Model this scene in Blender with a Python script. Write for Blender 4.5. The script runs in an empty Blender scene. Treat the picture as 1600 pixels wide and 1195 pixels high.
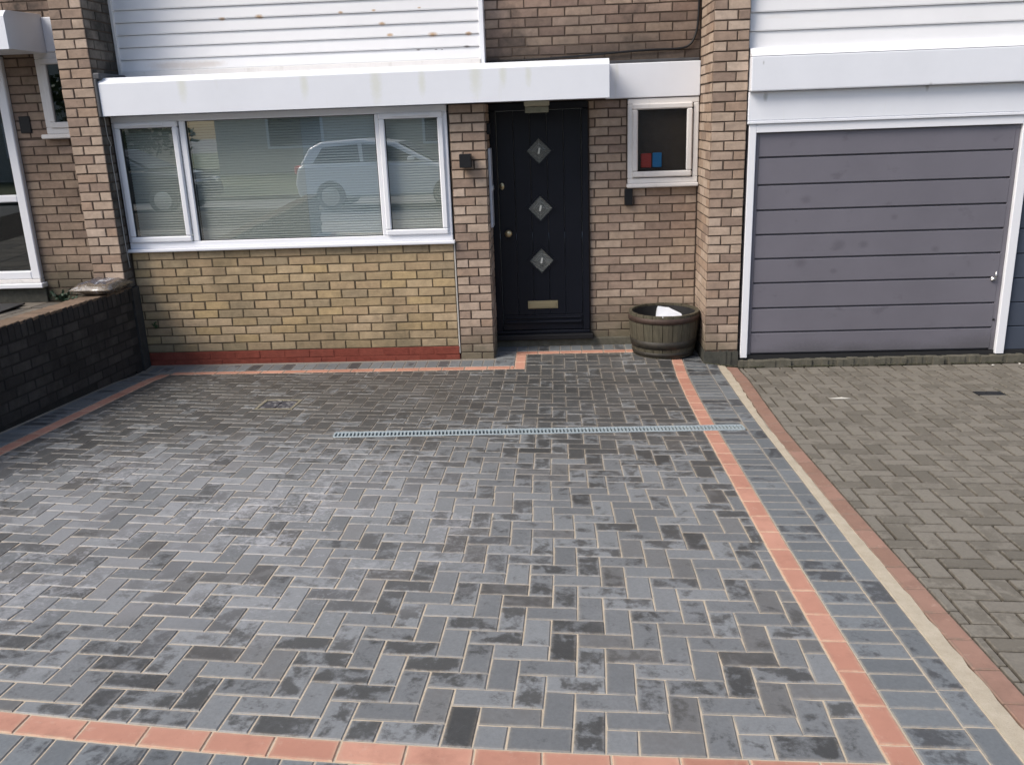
import bpy, bmesh, math, random
import numpy as np
from math import sin, cos, pi, radians, sqrt
from mathutils import Vector, Matrix
random.seed(7)
rnd = random.random
SC = bpy.context.scene
COL = SC.collection
# ------------------------------------------------------------------ camera
F, YAW, PITCH, ROLL = 1379.7/1600.0, -0.05658, 0.29008, -0.03622
CAMP = Vector((0.00123, -7.55187, 2.07675))
_cy,_sy,_cp,_sp = cos(YAW),sin(YAW),cos(PITCH),sin(PITCH)
fwd = Vector((_sy*_cp,_cy*_cp,-_sp)); r0 = Vector((_cy,-_sy,0)); u0 = r0.cross(fwd)
RGT = cos(ROLL)*r0+sin(ROLL)*u0; UPV = -sin(ROLL)*r0+cos(ROLL)*u0
cam = bpy.data.cameras.new('camera'); co = bpy.data.objects.new('camera', cam); COL.objects.link(co)
cam.sensor_width = 36; cam.lens = 36*F; cam.clip_start = .05; cam.clip_end = 400
m3 = Matrix((RGT, UPV, -fwd)).transposed()
co.matrix_world = Matrix.Translation(CAMP) @ m3.to_4x4()
SC.camera = co
# ------------------------------------------------------------------ light
w = bpy.data.worlds.new('World'); SC.world = w; w.use_nodes = True
nt = w.node_tree; bg = nt.nodes['Background']; sky = nt.nodes.new('ShaderNodeTexSky')
SUN_DIR = Vector((-0.62, -0.42, 0.80)).normalized()      # towards the sun: left of the house front, hazy
el = math.asin(SUN_DIR.z); az = math.atan2(SUN_DIR.x, SUN_DIR.y)
sky.sky_type = 'NISHITA'; sky.sun_disc = False; sky.sun_elevation = el; sky.sun_rotation = az
sky.air_density = 1.0; sky.dust_density = 3.0; sky.ozone_density = 1.0
nt.links.new(sky.outputs[0], bg.inputs[0]); bg.inputs[1].default_value = 0.135
sl = bpy.data.lights.new('sun','SUN'); so = bpy.data.objects.new('sun', sl); COL.objects.link(so)
sl.energy = 2.1; sl.angle = radians(28); sl.color = (1.0,0.94,0.86)
so.rotation_euler = SUN_DIR.to_track_quat('Z','Y').to_euler()
SC.view_settings.view_transform = 'Standard'; SC.view_settings.look = 'None'
SC.view_settings.exposure = 0.53; SC.view_settings.gamma = 1
SC.view_settings.use_curve_mapping = False
# ------------------------------------------------------------------ tags
def tag(o, label=None, cat=None, group=None, kind=None):
    if label: o['label'] = label
    if cat: o['category'] = cat
    if group: o['group'] = group
    if kind: o['kind'] = kind
    return o
def empty(name, loc=(0,0,0), rz=0, **k):
    o = bpy.data.objects.new(name, None); COL.objects.link(o); o.location = loc; o.rotation_euler = (0,0,rz)
    o.empty_display_size = .1
    return tag(o, **k)
# ------------------------------------------------------------------ materials
class NM:
    def __init__(s, name):
        s.m = bpy.data.materials.new(name); s.m.use_nodes = True; s.t = s.m.node_tree
        s.b = s.t.nodes['Principled BSDF']; s._p=None
    def n(s, typ, **k):
        nd = s.t.nodes.new(typ)
        for a,v in k.items(): setattr(nd,a,v)
        return nd
    def l(s, a, b): s.t.links.new(a, b)
    def pos(s):
        if not s._p: s._p = s.n('ShaderNodeNewGeometry').outputs['Position']
        return s._p
    def objc(s): return s.n('ShaderNodeTexCoord').outputs['Object']
    def rnd(s):
        a = s.n('ShaderNodeAttribute', attribute_name='rnd').outputs['Fac']; o = s.n('ShaderNodeObjectInfo').outputs['Random']
        return s.math('FRACT', s.math('ADD', a, o))
    def edge(s): return s.n('ShaderNodeAttribute', attribute_name='edge').outputs['Fac']
    def val(s, x, sock):
        if isinstance(x,(int,float)): sock.default_value = x
        elif isinstance(x,(tuple,list)): sock.default_value = tuple(x)+((1,) if len(x)==3 and len(sock.default_value)==4 else ())
        else: s.l(x, sock)
    def math(s, op, a, b=0.0, c=0.0, clamp=False):
        nd = s.n('ShaderNodeMath', operation=op, use_clamp=clamp); s.val(a,nd.inputs[0]); s.val(b,nd.inputs[1]); s.val(c,nd.inputs[2]); return nd.outputs[0]
    def noise(s, scale, detail=4, rough=.6, vec=None, w=None, dist=0, col=False):
        nd = s.n('ShaderNodeTexNoise'); nd.inputs['Scale'].default_value = scale; nd.inputs['Detail'].default_value = detail
        nd.inputs['Roughness'].default_value = rough; nd.inputs['Distortion'].default_value = dist
        if w is not None: nd.noise_dimensions = '4D'; s.val(w, nd.inputs['W'])
        s.l(vec or s.pos(), nd.inputs['Vector']); return nd.outputs['Color' if col else 'Fac']
    def stretch(s, v, sc):
        nd = s.n('ShaderNodeVectorMath', operation='MULTIPLY'); s.l(v, nd.inputs[0]); nd.inputs[1].default_value = sc; return nd.outputs[0]
    def ramp(s, fac, stops, interp='LINEAR'):
        nd = s.n('ShaderNodeValToRGB'); cr = nd.color_ramp; cr.interpolation = interp
        while len(cr.elements) < len(stops): cr.elements.new(.5)
        for e,(p,c) in zip(cr.elements, stops):
            e.position = p; e.color = (tuple(c)+(1,)) if isinstance(c,(tuple,list)) else (c,c,c,1)
        s.l(fac, nd.inputs[0]); return nd.outputs[0]
    def mr(s, x, a, b, c=0.0, d=1.0):
        nd = s.n('ShaderNodeMapRange'); s.val(x, nd.inputs[0])
        for i,v in enumerate((a,b,c,d)): s.val(v, nd.inputs[i+1])
        return nd.outputs[0]
    def mix(s, f, a, b, mode='MIX'):
        nd = s.n('ShaderNodeMix', data_type='RGBA', blend_type=mode)
        s.val(f, nd.inputs[0]); s.val(a, nd.inputs[6]); s.val(b, nd.inputs[7]); return nd.outputs[2]
    def bump(s, h, strength=.3, dist=.002):
        nd = s.n('ShaderNodeBump'); nd.inputs['Strength'].default_value = strength; nd.inputs['Distance'].default_value = dist
        s.l(h, nd.inputs['Height']); s.l(nd.outputs[0], s.b.inputs['Normal'])
    def out(s, col=None, rough=None, metal=None, spec=None):
        if col is not None: s.val(col, s.b.inputs['Base Color'])
        if rough is not None: s.val(rough, s.b.inputs['Roughness'])
        if metal is not None: s.val(metal, s.b.inputs['Metallic'])
        if spec is not None: s.val(spec, s.b.inputs['Specular IOR Level'])
        return s.m
MAT = {}
def paver_mat(name, dark, light, amt, tint=None, dust=.5, sandc=(.42,.35,.26), rough=(.38,.6), var=(.80,1.16), house_shade=0):
    q = NM(name); r = q.rnd(); W = q.math('MULTIPLY', r, 37.0)
    n1 = q.noise(11, 5, .62, w=W, dist=.6); n2 = q.noise(75, 5, .75, w=W)
    thr = q.mr(q.math('FRACT', q.math('MULTIPLY', r, 7.13)), 0, 1, amt[0], amt[1])
    if house_shade:   # house shade painted in: more dark patches towards the house, ragged outline
        sp_=q.n('ShaderNodeSeparateXYZ'); q.l(q.pos(),sp_.inputs[0])
        dz=q.mr(q.math('ADD',sp_.outputs[1],q.math('MULTIPLY',q.math('SUBTRACT',q.noise(.9,4,.6),.5),3.2)),-3.2,-1.6,0,house_shade)
        thr=q.math('ADD',thr,dz)
    d = q.math('ADD', n1, q.math('MULTIPLY', q.math('SUBTRACT', n2, .5), .32))
    d = q.math('ADD', d, q.math('MULTIPLY', q.edge(), .11))
    f = q.mr(q.math('SUBTRACT', d, thr), -.065, .055, 0, 1)            # 0 = dark patch
    c = q.mix(f, dark, light)
    v = q.mr(q.math('FRACT', q.math('MULTIPLY', r, 3.71)), 0, 1, var[0], var[1])
    c = q.mix(1.0, c, q.n_rgb(v) if False else q.ramp(v, [(0,0.0),(1,1.0)]), 'MULTIPLY') if False else c
    vm = q.n('ShaderNodeVectorMath', operation='SCALE'); q.l(c, vm.inputs[0]); q.l(q.math('MULTIPLY', v, q.mr(n2, .3,.7,.84,1.14)), vm.inputs['Scale']); c = vm.outputs[0]
    if tint: # occasional browner / paler blocks and bloom, with mid-left sheen painted into the colour
        b = q.math('GREATER_THAN', q.math('FRACT', q.math('MULTIPLY', r, 5.37)), .86)
        c = q.mix(q.math('MULTIPLY', b, q.mr(n1,.3,.7,.25,.75)), c, tint)
        bl = q.noise(2.3, 3, .6); bloom_sheen = q.mr(q.math('ADD', bl, q.math('MULTIPLY', q.math('SUBTRACT',q.noise(26,4,.7,w=W,dist=1.2),.5),.9)), .50, .78, 0, .85)
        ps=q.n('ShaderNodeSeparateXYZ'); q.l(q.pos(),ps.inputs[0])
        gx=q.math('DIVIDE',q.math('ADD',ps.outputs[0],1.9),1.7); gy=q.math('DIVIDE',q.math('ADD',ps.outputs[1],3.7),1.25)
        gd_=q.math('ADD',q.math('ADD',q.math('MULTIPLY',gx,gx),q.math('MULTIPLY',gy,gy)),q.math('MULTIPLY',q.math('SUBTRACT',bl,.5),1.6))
        bloom_sheen=q.math('MULTIPLY',bloom_sheen,q.mr(gd_,.25,1.5,1.25,.12),clamp=True)
        bloom_sheen=q.math('MAXIMUM',bloom_sheen,q.math('MULTIPLY',q.mr(gd_,.1,1.3,.40,0),q.mr(q.math('FRACT',q.math('MULTIPLY',r,2.31)),.2,.8,.1,1)))
        c = q.mix(bloom_sheen, c, (.39,.395,.41))
    e = q.edge()
    ds = q.math('MULTIPLY', q.math('POWER', e, 1.7), q.mr(q.noise(38,4,.7), .38, .68, .15, 1.0))
    c = q.mix(q.math('MULTIPLY', ds, dust), c, sandc)
    speck = q.math('GREATER_THAN', q.noise(170,2,.6), .765)
    c = q.mix(q.math('MULTIPLY', speck, .55), c, (.45,.42,.36))
    q.bump(q.math('ADD', q.noise(420,3,.7), q.math('MULTIPLY', q.noise(45,3,.6),1.2)), .55, .0012)
    return q.out(c, q.mr(f, 0,1, rough[0], rough[1]), spec=.5)
MAT['paver'] = paver_mat('charcoal_paver', (.072,.073,.071), (.184,.193,.197), (.29,.59), tint=(.112,.106,.098), dust=.40, rough=(.46,.54), var=(.72,1.16), house_shade=.27)
MAT['edging'] = paver_mat('blue_grey_paver', (.070,.073,.076), (.150,.163,.170), (.16,.56), dust=.5, rough=(.52,.58), house_shade=.06)
MAT['nbpaver'] = paver_mat('weathered_grey_paver', (.138,.124,.098), (.186,.169,.138), (.30,.66), dust=.6, sandc=(.040,.034,.026), rough=(.7,.8), var=(.93,1.06))
def red_mat(name, a, b, dust, sandc=(.5,.4,.28)):
    q = NM(name); r = q.rnd(); W = q.math('MULTIPLY', r, 11.0)
    c = q.mix(r, a, b); c = q.mix(q.mr(q.noise(9,5,.65,w=W),.35,.7,0,.35), c, tuple(x*.72 for x in a))
    c = q.mix(q.mr(q.noise(30,4,.7,w=W),.60,.74,0,.5), c, (.52,.38,.30)); c = q.mix(q.mr(q.noise(5,5,.7),.52,.70,0,.45), c, tuple(x*.62 for x in a)); c = q.mix(q.mr(q.noise(130,3,.7),.66,.74,0,.5), c, tuple(x*.4 for x in a))
    c = q.mix(q.math('MULTIPLY', q.math('POWER', q.edge(),1.5), q.mr(q.noise(30,4,.7),.35,.65,.1,dust)), c, sandc)
    q.bump(q.noise(380,3,.7), .4, .001)
    return q.out(c, .7, spec=.35)
MAT['redpaver'] = red_mat('terracotta_paver', (.42,.200,.140), (.53,.278,.200), .8)
MAT['oldred'] = red_mat('old_terracotta_paver', (.26,.155,.112), (.34,.20,.150), .8, (.16,.13,.1))
def sand_mat(name, a, b):
    q = NM(name); c = q.mix(q.mr(q.noise(14,5,.7),.3,.7), a, b); c = q.mix(q.mr(q.noise(240,2,.6),.55,.75,0,.35), c, tuple(x*.55 for x in a))
    q.bump(q.noise(150,5,.75), .7, .004); return q.out(c, .93, spec=.2)
MAT['sand'] = sand_mat('jointing_sand', (.56,.48,.36), (.66,.58,.45))
q = NM('drive_joint_sand'); _s=q.n('ShaderNodeSeparateXYZ'); q.l(q.pos(),_s.inputs[0])
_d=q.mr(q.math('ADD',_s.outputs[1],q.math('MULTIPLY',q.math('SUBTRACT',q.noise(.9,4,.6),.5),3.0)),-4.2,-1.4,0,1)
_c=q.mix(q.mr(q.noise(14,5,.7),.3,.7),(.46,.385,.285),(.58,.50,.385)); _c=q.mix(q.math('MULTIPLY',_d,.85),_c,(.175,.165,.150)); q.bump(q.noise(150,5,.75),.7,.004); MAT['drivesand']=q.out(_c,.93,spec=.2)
MAT['mortarstrip'] = sand_mat('pale_sand_mortar', (.40,.345,.26), (.50,.44,.34))
MAT['nbjoint'] = sand_mat('dark_joint_soil', (.022,.018,.014), (.045,.038,.028))
MAT['concrete'] = sand_mat('weathered_concrete', (.085,.08,.062), (.15,.14,.11))
MAT['dirtyfoot'] = sand_mat('dirty_foot', (.045,.045,.040), (.085,.085,.07))
MAT['asphalt'] = sand_mat('asphalt', (.16,.16,.158), (.22,.22,.215))
MAT['slabs'] = sand_mat('pavement_slabs', (.24,.23,.21), (.31,.30,.27))
def brick_mat(name, cols, dirt=(.05,.045,.04), dirtamt=(.60,.78,.6), sp=1.1, zfade=None, gain=1.22):
    q = NM(name); r = q.rnd(); W = q.math('MULTIPLY', r, 29.0)
    cols=[tuple(v*gain for v in c_) for c_ in cols]; n = len(cols); c = q.ramp(r, [(i/n, cols[i]) for i in range(n)], 'CONSTANT')
    c2 = q.ramp(q.math('FRACT', q.math('MULTIPLY', r, 9.7)), [(0,cols[0]),(1,cols[-1])])
    c = q.mix(.25, c, c2)
    v = q.mr(q.noise(16,5,.7,w=W), .3,.7,.80,1.18)
    vm = q.n('ShaderNodeVectorMath', operation='SCALE'); q.l(c, vm.inputs[0]); q.l(v, vm.inputs['Scale']); c = vm.outputs[0]
    c = q.mix(q.mr(q.noise(70,3,.7,w=W),.62,.72,0,.5), c, tuple(x*.6 for x in cols[0]))
    c = q.mix(q.mr(q.noise(sp,5,.65), dirtamt[0], dirtamt[1], 0, dirtamt[2]), c, dirt)
    c = q.mix(q.math('MULTIPLY', q.edge(), .22), c, tuple(x*.4 for x in cols[0]))
    if zfade:   # damp algae in the lowest courses: a stain band with a ragged top
        z = q.n('ShaderNodeSeparateXYZ'); q.l(q.pos(), z.inputs[0])
        zz = q.math('ADD', z.outputs[2], q.math('MULTIPLY', q.math('SUBTRACT', q.noise(2.2,4,.6),.5), .45))
        c = q.mix(q.mr(zz, zfade[0], zfade[1], zfade[2], 0), c, zfade[3])
    q.bump(q.math('ADD', q.noise(230,4,.75), q.math('MULTIPLY', q.noise(24,3,.6),2)), .7, .0022)
    return q.out(c, .86, spec=.25)
ALG = (.10,.095,.062)
MAT['ybrick'] = brick_mat('buff_yellow_brick', [(.365,.270,.145),(.285,.215,.125),(.385,.295,.185),(.27,.205,.125),(.345,.262,.158),(.25,.20,.130),(.405,.310,.205),(.32,.235,.145)], dirt=(.135,.110,.070), dirtamt=(.50,.74,.6), sp=1.9, zfade=(.1,.5,.45,ALG))
MAT['pbrick'] = brick_mat('pinkish_brick', [(.340,.262,.200),(.245,.180,.138),(.40,.318,.255),(.310,.238,.185),(.200,.148,.118),(.365,.285,.222),(.275,.195,.142)], dirt=(.13,.105,.08), dirtamt=(.52,.75,.5), sp=1.3, zfade=(.12,.36,.75,ALG))
MAT['rbrick'] = brick_mat('brown_buff_brick', [(.295,.222,.165),(.235,.168,.128),(.345,.270,.210),(.26,.192,.15),(.185,.135,.108),(.31,.238,.178)], dirt=(.10,.08,.06), dirtamt=(.50,.72,.55), sp=1.2, zfade=(.15,.48,.8,ALG))
MAT['dbrick'] = brick_mat('sooty_brick', [(.10,.09,.078),(.13,.115,.098),(.085,.076,.066),(.16,.14,.12)], dirt=(.03,.028,.025), dirtamt=(.45,.6,.8), sp=2.2)
MAT['lrbrick'] = brick_mat('left_recess_brick', [(.295,.222,.165),(.235,.168,.128),(.30,.235,.18),(.26,.192,.15),(.185,.135,.108),(.27,.20,.15)], dirt=(.10,.08,.06), dirtamt=(.44,.66,.6), sp=1.5, zfade=(.68,1.05,.85,(.07,.066,.045)), gain=1.08)
MAT['ubrick'] = brick_mat('upper_brown_brick', [(.245,.175,.138),(.185,.130,.105),(.29,.22,.175),(.33,.25,.19),(.155,.112,.090),(.26,.185,.14)], dirt=(.030,.028,.025), dirtamt=(.50,.66,.85), sp=1.6, zfade=(2.50,3.0,.85,(.035,.032,.029)))
MAT['redpaint'] = brick_mat('red_painted_brick', [(.245,.062,.042),(.225,.055,.038),(.26,.070,.048)], dirt=(.10,.04,.03), dirtamt=(.55,.8,.4), gain=.8)
MAT['wbrick'] = brick_mat('blackened_wall_brick', [(.040,.036,.034),(.052,.047,.044),(.033,.030,.029),(.062,.056,.052)], dirt=(.018,.017,.016), dirtamt=(.45,.65,.7), sp=3, gain=1)
MAT['coping'] = brick_mat('brown_coping_brick', [(.135,.095,.065),(.165,.115,.080),(.115,.082,.058)])
MAT['mortar'] = sand_mat('brown_mortar', (.075,.055,.043), (.105,.078,.060))
MAT['ymortar'] = sand_mat('olive_mortar', (.105,.080,.052), (.150,.120,.080))
MAT['wmortar'] = sand_mat('black_mortar', (.020,.019,.018), (.034,.032,.030))
MAT['whitejoint'] = sand_mat('pale_mortar_bead', (.42,.40,.36), (.52,.50,.46))
def plain(name, c, rough=.5, metal=0, spec=.5, nz=0.0, nscale=6, bump=0, stain=None):
    q = NM(name); col = tuple(c)
    if nz: col = q.mix(q.mr(q.noise(nscale,5,.65),.3,.7), tuple(x*(1-nz) for x in c), tuple(min(1,x*(1+nz)) for x in c))
    if stain:
        v = q.stretch(q.pos(), stain[0]); col = q.mix(q.mr(q.noise(stain[1],4,.6,vec=v), stain[2], stain[3], 0, stain[4]), col, stain[5])
    if bump: q.bump(q.noise(90,4,.6), .4, bump)
    return q.out(col, rough, metal, spec)
MAT['white'] = plain('white_painted_board', (.74,.76,.80), .42, nz=.025, nscale=3, bump=.0006, stain=((9,1,.9),1.0,.62,.80,.35,(.56,.56,.42)))
MAT['clad'] = plain('white_plastic_cladding', (.735,.735,.74), .38, nz=.03, nscale=2, stain=((1,1,6),1.3,.66,.84,.30,(.50,.42,.32)))
def spots(mat, col, pts, rad, sx=1.0, sz=1.0, amt=.8):
    q=NM.__new__(NM); q.m=mat; q.t=mat.node_tree; q.b=q.t.nodes['Principled BSDF']; q._p=None
    src=q.b.inputs['Base Color'].links[0].from_socket; sx_=q.n('ShaderNodeSeparateXYZ'); q.l(q.pos(),sx_.inputs[0]); tot=None
    nz=q.math('MULTIPLY',q.math('SUBTRACT',q.noise(45,4,.7),.5),.9)
    for (x,z,k) in pts:
        a=q.math('MULTIPLY',q.math('SUBTRACT',sx_.outputs[0],x),sx/(rad*k)); b=q.math('MULTIPLY',q.math('SUBTRACT',sx_.outputs[2],z),sz/(rad*k))
        d=q.math('SQRT',q.math('ADD',q.math('MULTIPLY',a,a),q.math('MULTIPLY',b,b))); v=q.mr(q.math('ADD',d,nz),1.25,.35,0,1); tot=v if tot is None else q.math('MAXIMUM',tot,v)
    q.l(q.mix(q.math('MULTIPLY',tot,amt),src,col),q.b.inputs['Base Color'])
spots(MAT['clad'],(.42,.24,.09),[(-2.77,2.96,.9),(-2.45,2.965,1.1),(-1.76,2.97,.7),(-1.48,2.975,.6),(-1.42,2.87,.9),(-1.36,2.78,.9),(-1.0,2.77,1.2),(-.70,2.765,1.0),(-1.1,2.98,.5)],.017,.55,1.1)
spots(MAT['clad'],(.10,.08,.07),[(-.72,2.665,1.0),(-1.13,2.655,.7),(-.98,2.652,.5),(-.93,2.65,.4)],.013,.5,1.4)
spots(MAT['clad'],(.50,.44,.38),[(-3.25,2.61,1.6),(-2.95,2.61,1.3),(-3.1,2.605,1.6)],.05,.4,2.2,.6)
spots(MAT['white'],(.55,.56,.38),[(-3.0,2.42,.9),(-2.0,2.40,.8),(-1.42,2.38,1.1),(-1.05,2.38,.7),(-.62,2.42,1.2),(-.2,2.40,.6),(-.40,2.42,.7)],.06,1.4,.42,.33)
spots(MAT['white'],(.30,.30,.28),[(1.62,2.42,.25),(1.66,2.17,.6),(2.9,2.2,.5)],.03,1,.5,.6)
MAT['upvc'] = plain('white_upvc', (.78,.79,.82), .28)
MAT['oldwhite'] = plain('old_white_upvc', (.70,.68,.66), .4, nz=.04, stain=((5,5,2),4,.58,.78,.35,(.42,.39,.34)))
MAT['seal'] = plain('black_rubber', (.015,.015,.016), .6)
MAT['black'] = plain('black_plastic', (.011,.0115,.013), .45, spec=.3)
MAT['door'] = plain('black_door', (.0050,.0062,.0110), .38, spec=.28, nz=.15, nscale=3, bump=.0004)
MAT['garage'] = plain('mauve_grey_garage_paint', (.150,.144,.168), .42, nz=.07, nscale=1.8, bump=.0004, stain=((1,1,1.5),5,.64,.74,.45,(.085,.08,.095)))
MAT['navy'] = plain('navy_garage_paint', (.055,.068,.095), .45, nz=.06, nscale=2)
spots(MAT['garage'],(.085,.08,.095),[(2.32,.985,1.3),(2.52,.985,.9),(2.02,.845,1.1),(2.03,1.36,1.0),(2.29,.77,.7),(3.1,.93,.8),(2.75,1.2,.7)],.035,.8,1,.45)
spots(MAT['garage'],(.06,.06,.062),[(1.8+.35*i,.04+.02*(i%3),1.0+.5*(i%2)) for i in range(6)],.09,.35,1.2,.5)
MAT['brass'] = plain('brass', (.52,.44,.27), .32, .85)
MAT['chrome'] = plain('worn_chrome', (.55,.55,.54), .25, 1)
MAT['galv'] = plain('galvanised_steel', (.36,.42,.44), .5, .25, nz=.12, nscale=30)
MAT['lead'] = plain('lead_flashing', (.06,.062,.068), .5, nz=.2, nscale=8, bump=.003)
MAT['dark'] = plain('dark_void', (.008,.008,.009), .8)
MAT['room'] = plain('room_wall', (.17,.17,.16), .9)
MAT['blind'] = plain('blind_slat', (.55,.56,.53), .5)
MAT['blind2'] = plain('blind_slat_blue', (.55,.60,.64), .5)
MAT['came'] = plain('lead_came', (.30,.30,.28), .35, .9)
def glass_mat(name, tint, refl, rough=.0, bump=0):
    q = NM(name); t = q.t; o = t.nodes['Material Output']; t.nodes.remove(q.b)
    tr = q.n('ShaderNodeBsdfTransparent'); tr.inputs[0].default_value = tint+(1,)
    gl = q.n('ShaderNodeBsdfGlossy'); gl.inputs['Roughness'].default_value = rough; gl.inputs['Color'].default_value=(.95,.98,.97,1)
    lw = q.n('ShaderNodeLayerWeight'); lw.inputs[0].default_value = .5
    f = q.math('ADD', q.math('MULTIPLY', q.math('POWER', lw.outputs[1], 5.0), .8), refl+.05, clamp=True)
    if bump:
        bn = q.n('ShaderNodeBump'); bn.inputs['Strength'].default_value=.6; bn.inputs['Distance'].default_value=bump
        q.l(q.noise(bump and 60, 2, .5), bn.inputs['Height']); q.l(bn.outputs[0], gl.inputs['Normal'])
    mx = q.n('ShaderNodeMixShader'); q.l(f, mx.inputs[0]); q.l(tr.outputs[0], mx.inputs[1]); q.l(gl.outputs[0], mx.inputs[2]); q.l(mx.outputs[0], o.inputs[0])
    return q.m
MAT['glass'] = glass_mat('double_glazing', (.86,.905,.89), .25)
MAT['darkglass'] = glass_mat('dark_glazing', (.55,.58,.60), .07)
MAT['obscure'] = glass_mat('obscure_glazing', (.5,.53,.55), -.025, .12, .01)
q = NM('textured_leaded_glass'); _w=q.n('ShaderNodeTexWave'); _w.wave_type='RINGS'; _w.inputs['Scale'].default_value=38; _w.inputs['Distortion'].default_value=9; _w.inputs['Detail'].default_value=3; q.l(q.pos(),_w.inputs['Vector'])
q.bump(_w.outputs['Fac'],.8,.004); MAT['leadglass']=q.out(q.mix(_w.outputs['Fac'],(.018,.021,.019),(.27,.28,.25)),.12)
MAT['lens'] = plain('aged_lamp_lens', (.42,.40,.30), .3, nz=.1)
# ------------------------------------------------------------------ meshes
def link(name, me, mat=None, parent=None):
    o = bpy.data.objects.new(name, me); COL.objects.link(o)
    if mat and not me.materials: me.materials.append(mat)
    if parent: o.parent = parent
    return o
def mesh_from(name, v, f, smooth=False):
    me = bpy.data.meshes.new(name); me.from_pydata(v, [], f); me.update()
    if smooth: me.polygons.foreach_set('use_smooth', [True]*len(me.polygons))
    return me
class MB:
    def __init__(s): s.bm = bmesh.new()
    def box(s, x0,x1,y0,y1,z0,z1, bev=0, seg=1, rot=None, piv=None):
        g = bmesh.ops.create_cube(s.bm, size=1)['verts']
        for v in g: v.co = Vector((x0+(v.co.x+.5)*(x1-x0), y0+(v.co.y+.5)*(y1-y0), z0+(v.co.z+.5)*(z1-z0)))
        if bev:
            es = list({e for v in g for e in v.link_edges})
            r = bmesh.ops.bevel(s.bm, geom=es, offset=bev, segments=seg, affect='EDGES', profile=.6)
            g = list({v for f in r['faces'] for v in f.verts} | {v for v in g if v.is_valid})
        if rot is not None: bmesh.ops.rotate(s.bm, verts=g, cent=piv or Vector(((x0+x1)/2,(y0+y1)/2,(z0+z1)/2)), matrix=rot)
        return s
    def prism(s, pts, depth_vec):
        a = [s.bm.verts.new(Vector(p)) for p in pts]; d = Vector(depth_vec)
        b = [s.bm.verts.new(Vector(p)+d) for p in pts]; n = len(a)
        s.bm.faces.new(a); s.bm.faces.new(b[::-1])
        for i in range(n): s.bm.faces.new([a[i],b[i],b[(i+1)%n],a[(i+1)%n]][::-1])
        return s
    def lathe(s, prof, c=(0,0,0), n=32, a0=0, a1=2*pi, close=True):
        rings=[]
        full = abs(a1-a0-2*pi)<1e-6
        cnt = n if full else n+1
        for (r,z) in prof:
            rings.append([s.bm.verts.new((c[0]+r*cos(a0+(a1-a0)*i/n), c[1]+r*sin(a0+(a1-a0)*i/n), c[2]+z)) for i in range(cnt)])
        for k in range(len(rings)-1):
            for i in range(n):
                j=(i+1)%cnt
                s.bm.faces.new([rings[k][i],rings[k][j],rings[k+1][j],rings[k+1][i]])
        return s
    def tube(s, pts, r, n=8):
        pts=[Vector(p) for p in pts]; rings=[]
        for i,p in enumerate(pts):
            t=(pts[min(i+1,len(pts)-1)]-pts[max(i-1,0)]).normalized()
            a=t.orthogonal().normalized() if i==0 else (rings_a - t*rings_a.dot(t)).normalized()
            rings_a=a; b=t.cross(a)
            rings.append([s.bm.verts.new(p+r*(cos(2*pi*k/n)*a+sin(2*pi*k/n)*b)) for k in range(n)])
        for k in range(len(rings)-1):
            for i in range(n): s.bm.faces.new([rings[k][i],rings[k][(i+1)%n],rings[k+1][(i+1)%n],rings[k+1][i]])
        s.bm.faces.new(rings[0][::-1]); s.bm.faces.new(rings[-1]); return s
    def build(s, name, mat, parent=None, smooth=False):
        bmesh.ops.recalc_face_normals(s.bm, faces=s.bm.faces)
        me = bpy.data.meshes.new(name); s.bm.to_mesh(me); s.bm.free()
        if smooth: me.polygons.foreach_set('use_smooth',[True]*len(me.polygons))
        return link(name, me, mat, parent)
def box(name, mat, b, parent=None, bev=.003, seg=1): return MB().box(*b, bev=bev, seg=seg).build(name, mat, parent)
# --- polygon tools
def area(P): return .5*sum(P[i][0]*P[(i+1)%len(P)][1]-P[(i+1)%len(P)][0]*P[i][1] for i in range(len(P)))
def clip(P, a, b, c):            # keep a*x+b*y<=c
    out=[]
    for i in range(len(P)):
        p,q=P[i],P[(i+1)%len(P)]; dp=a*p[0]+b*p[1]-c; dq=a*q[0]+b*q[1]-c
        if dp<=0: out.append(p)
        if (dp<0 and dq>0) or (dp>0 and dq<0):
            t=dp/(dp-dq); out.append((p[0]+t*(q[0]-p[0]), p[1]+t*(q[1]-p[1])))
    res=[]
    for p in out:
        if not res or (abs(p[0]-res[-1][0])+abs(p[1]-res[-1][1]))>2e-4: res.append(p)
    if len(res)>1 and (abs(res[0][0]-res[-1][0])+abs(res[0][1]-res[-1][1]))<2e-4: res.pop()
    return res if len(res)>=3 and abs(area(res))>1e-6 else []
def inset(P, d):
    if area(P)<0: P=P[::-1]
    Q=P
    n=len(P); lines=[]
    for i in range(n):
        p,q=P[i],P[(i+1)%n]; L=math.hypot(q[0]-p[0],q[1]-p[1]) or 1e-9
        a,b=(q[1]-p[1])/L, -(q[0]-p[0])/L; lines.append((a,b,a*p[0]+b*p[1]-d))
    out=[]
    for i in range(n):
        a1,b1,c1=lines[i-1]; a2,b2,c2=lines[i]; D=a1*b2-a2*b1
        if abs(D)<.02: return None
        out.append(((c1*b2-c2*b1)/D,(a1*c2-a2*c1)/D))
    for k,(x,y) in enumerate(out):
        for a,b,c in lines:
            if a*x+b*y>c+1e-5: return None
    return out if area(out)>0 else None
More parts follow.
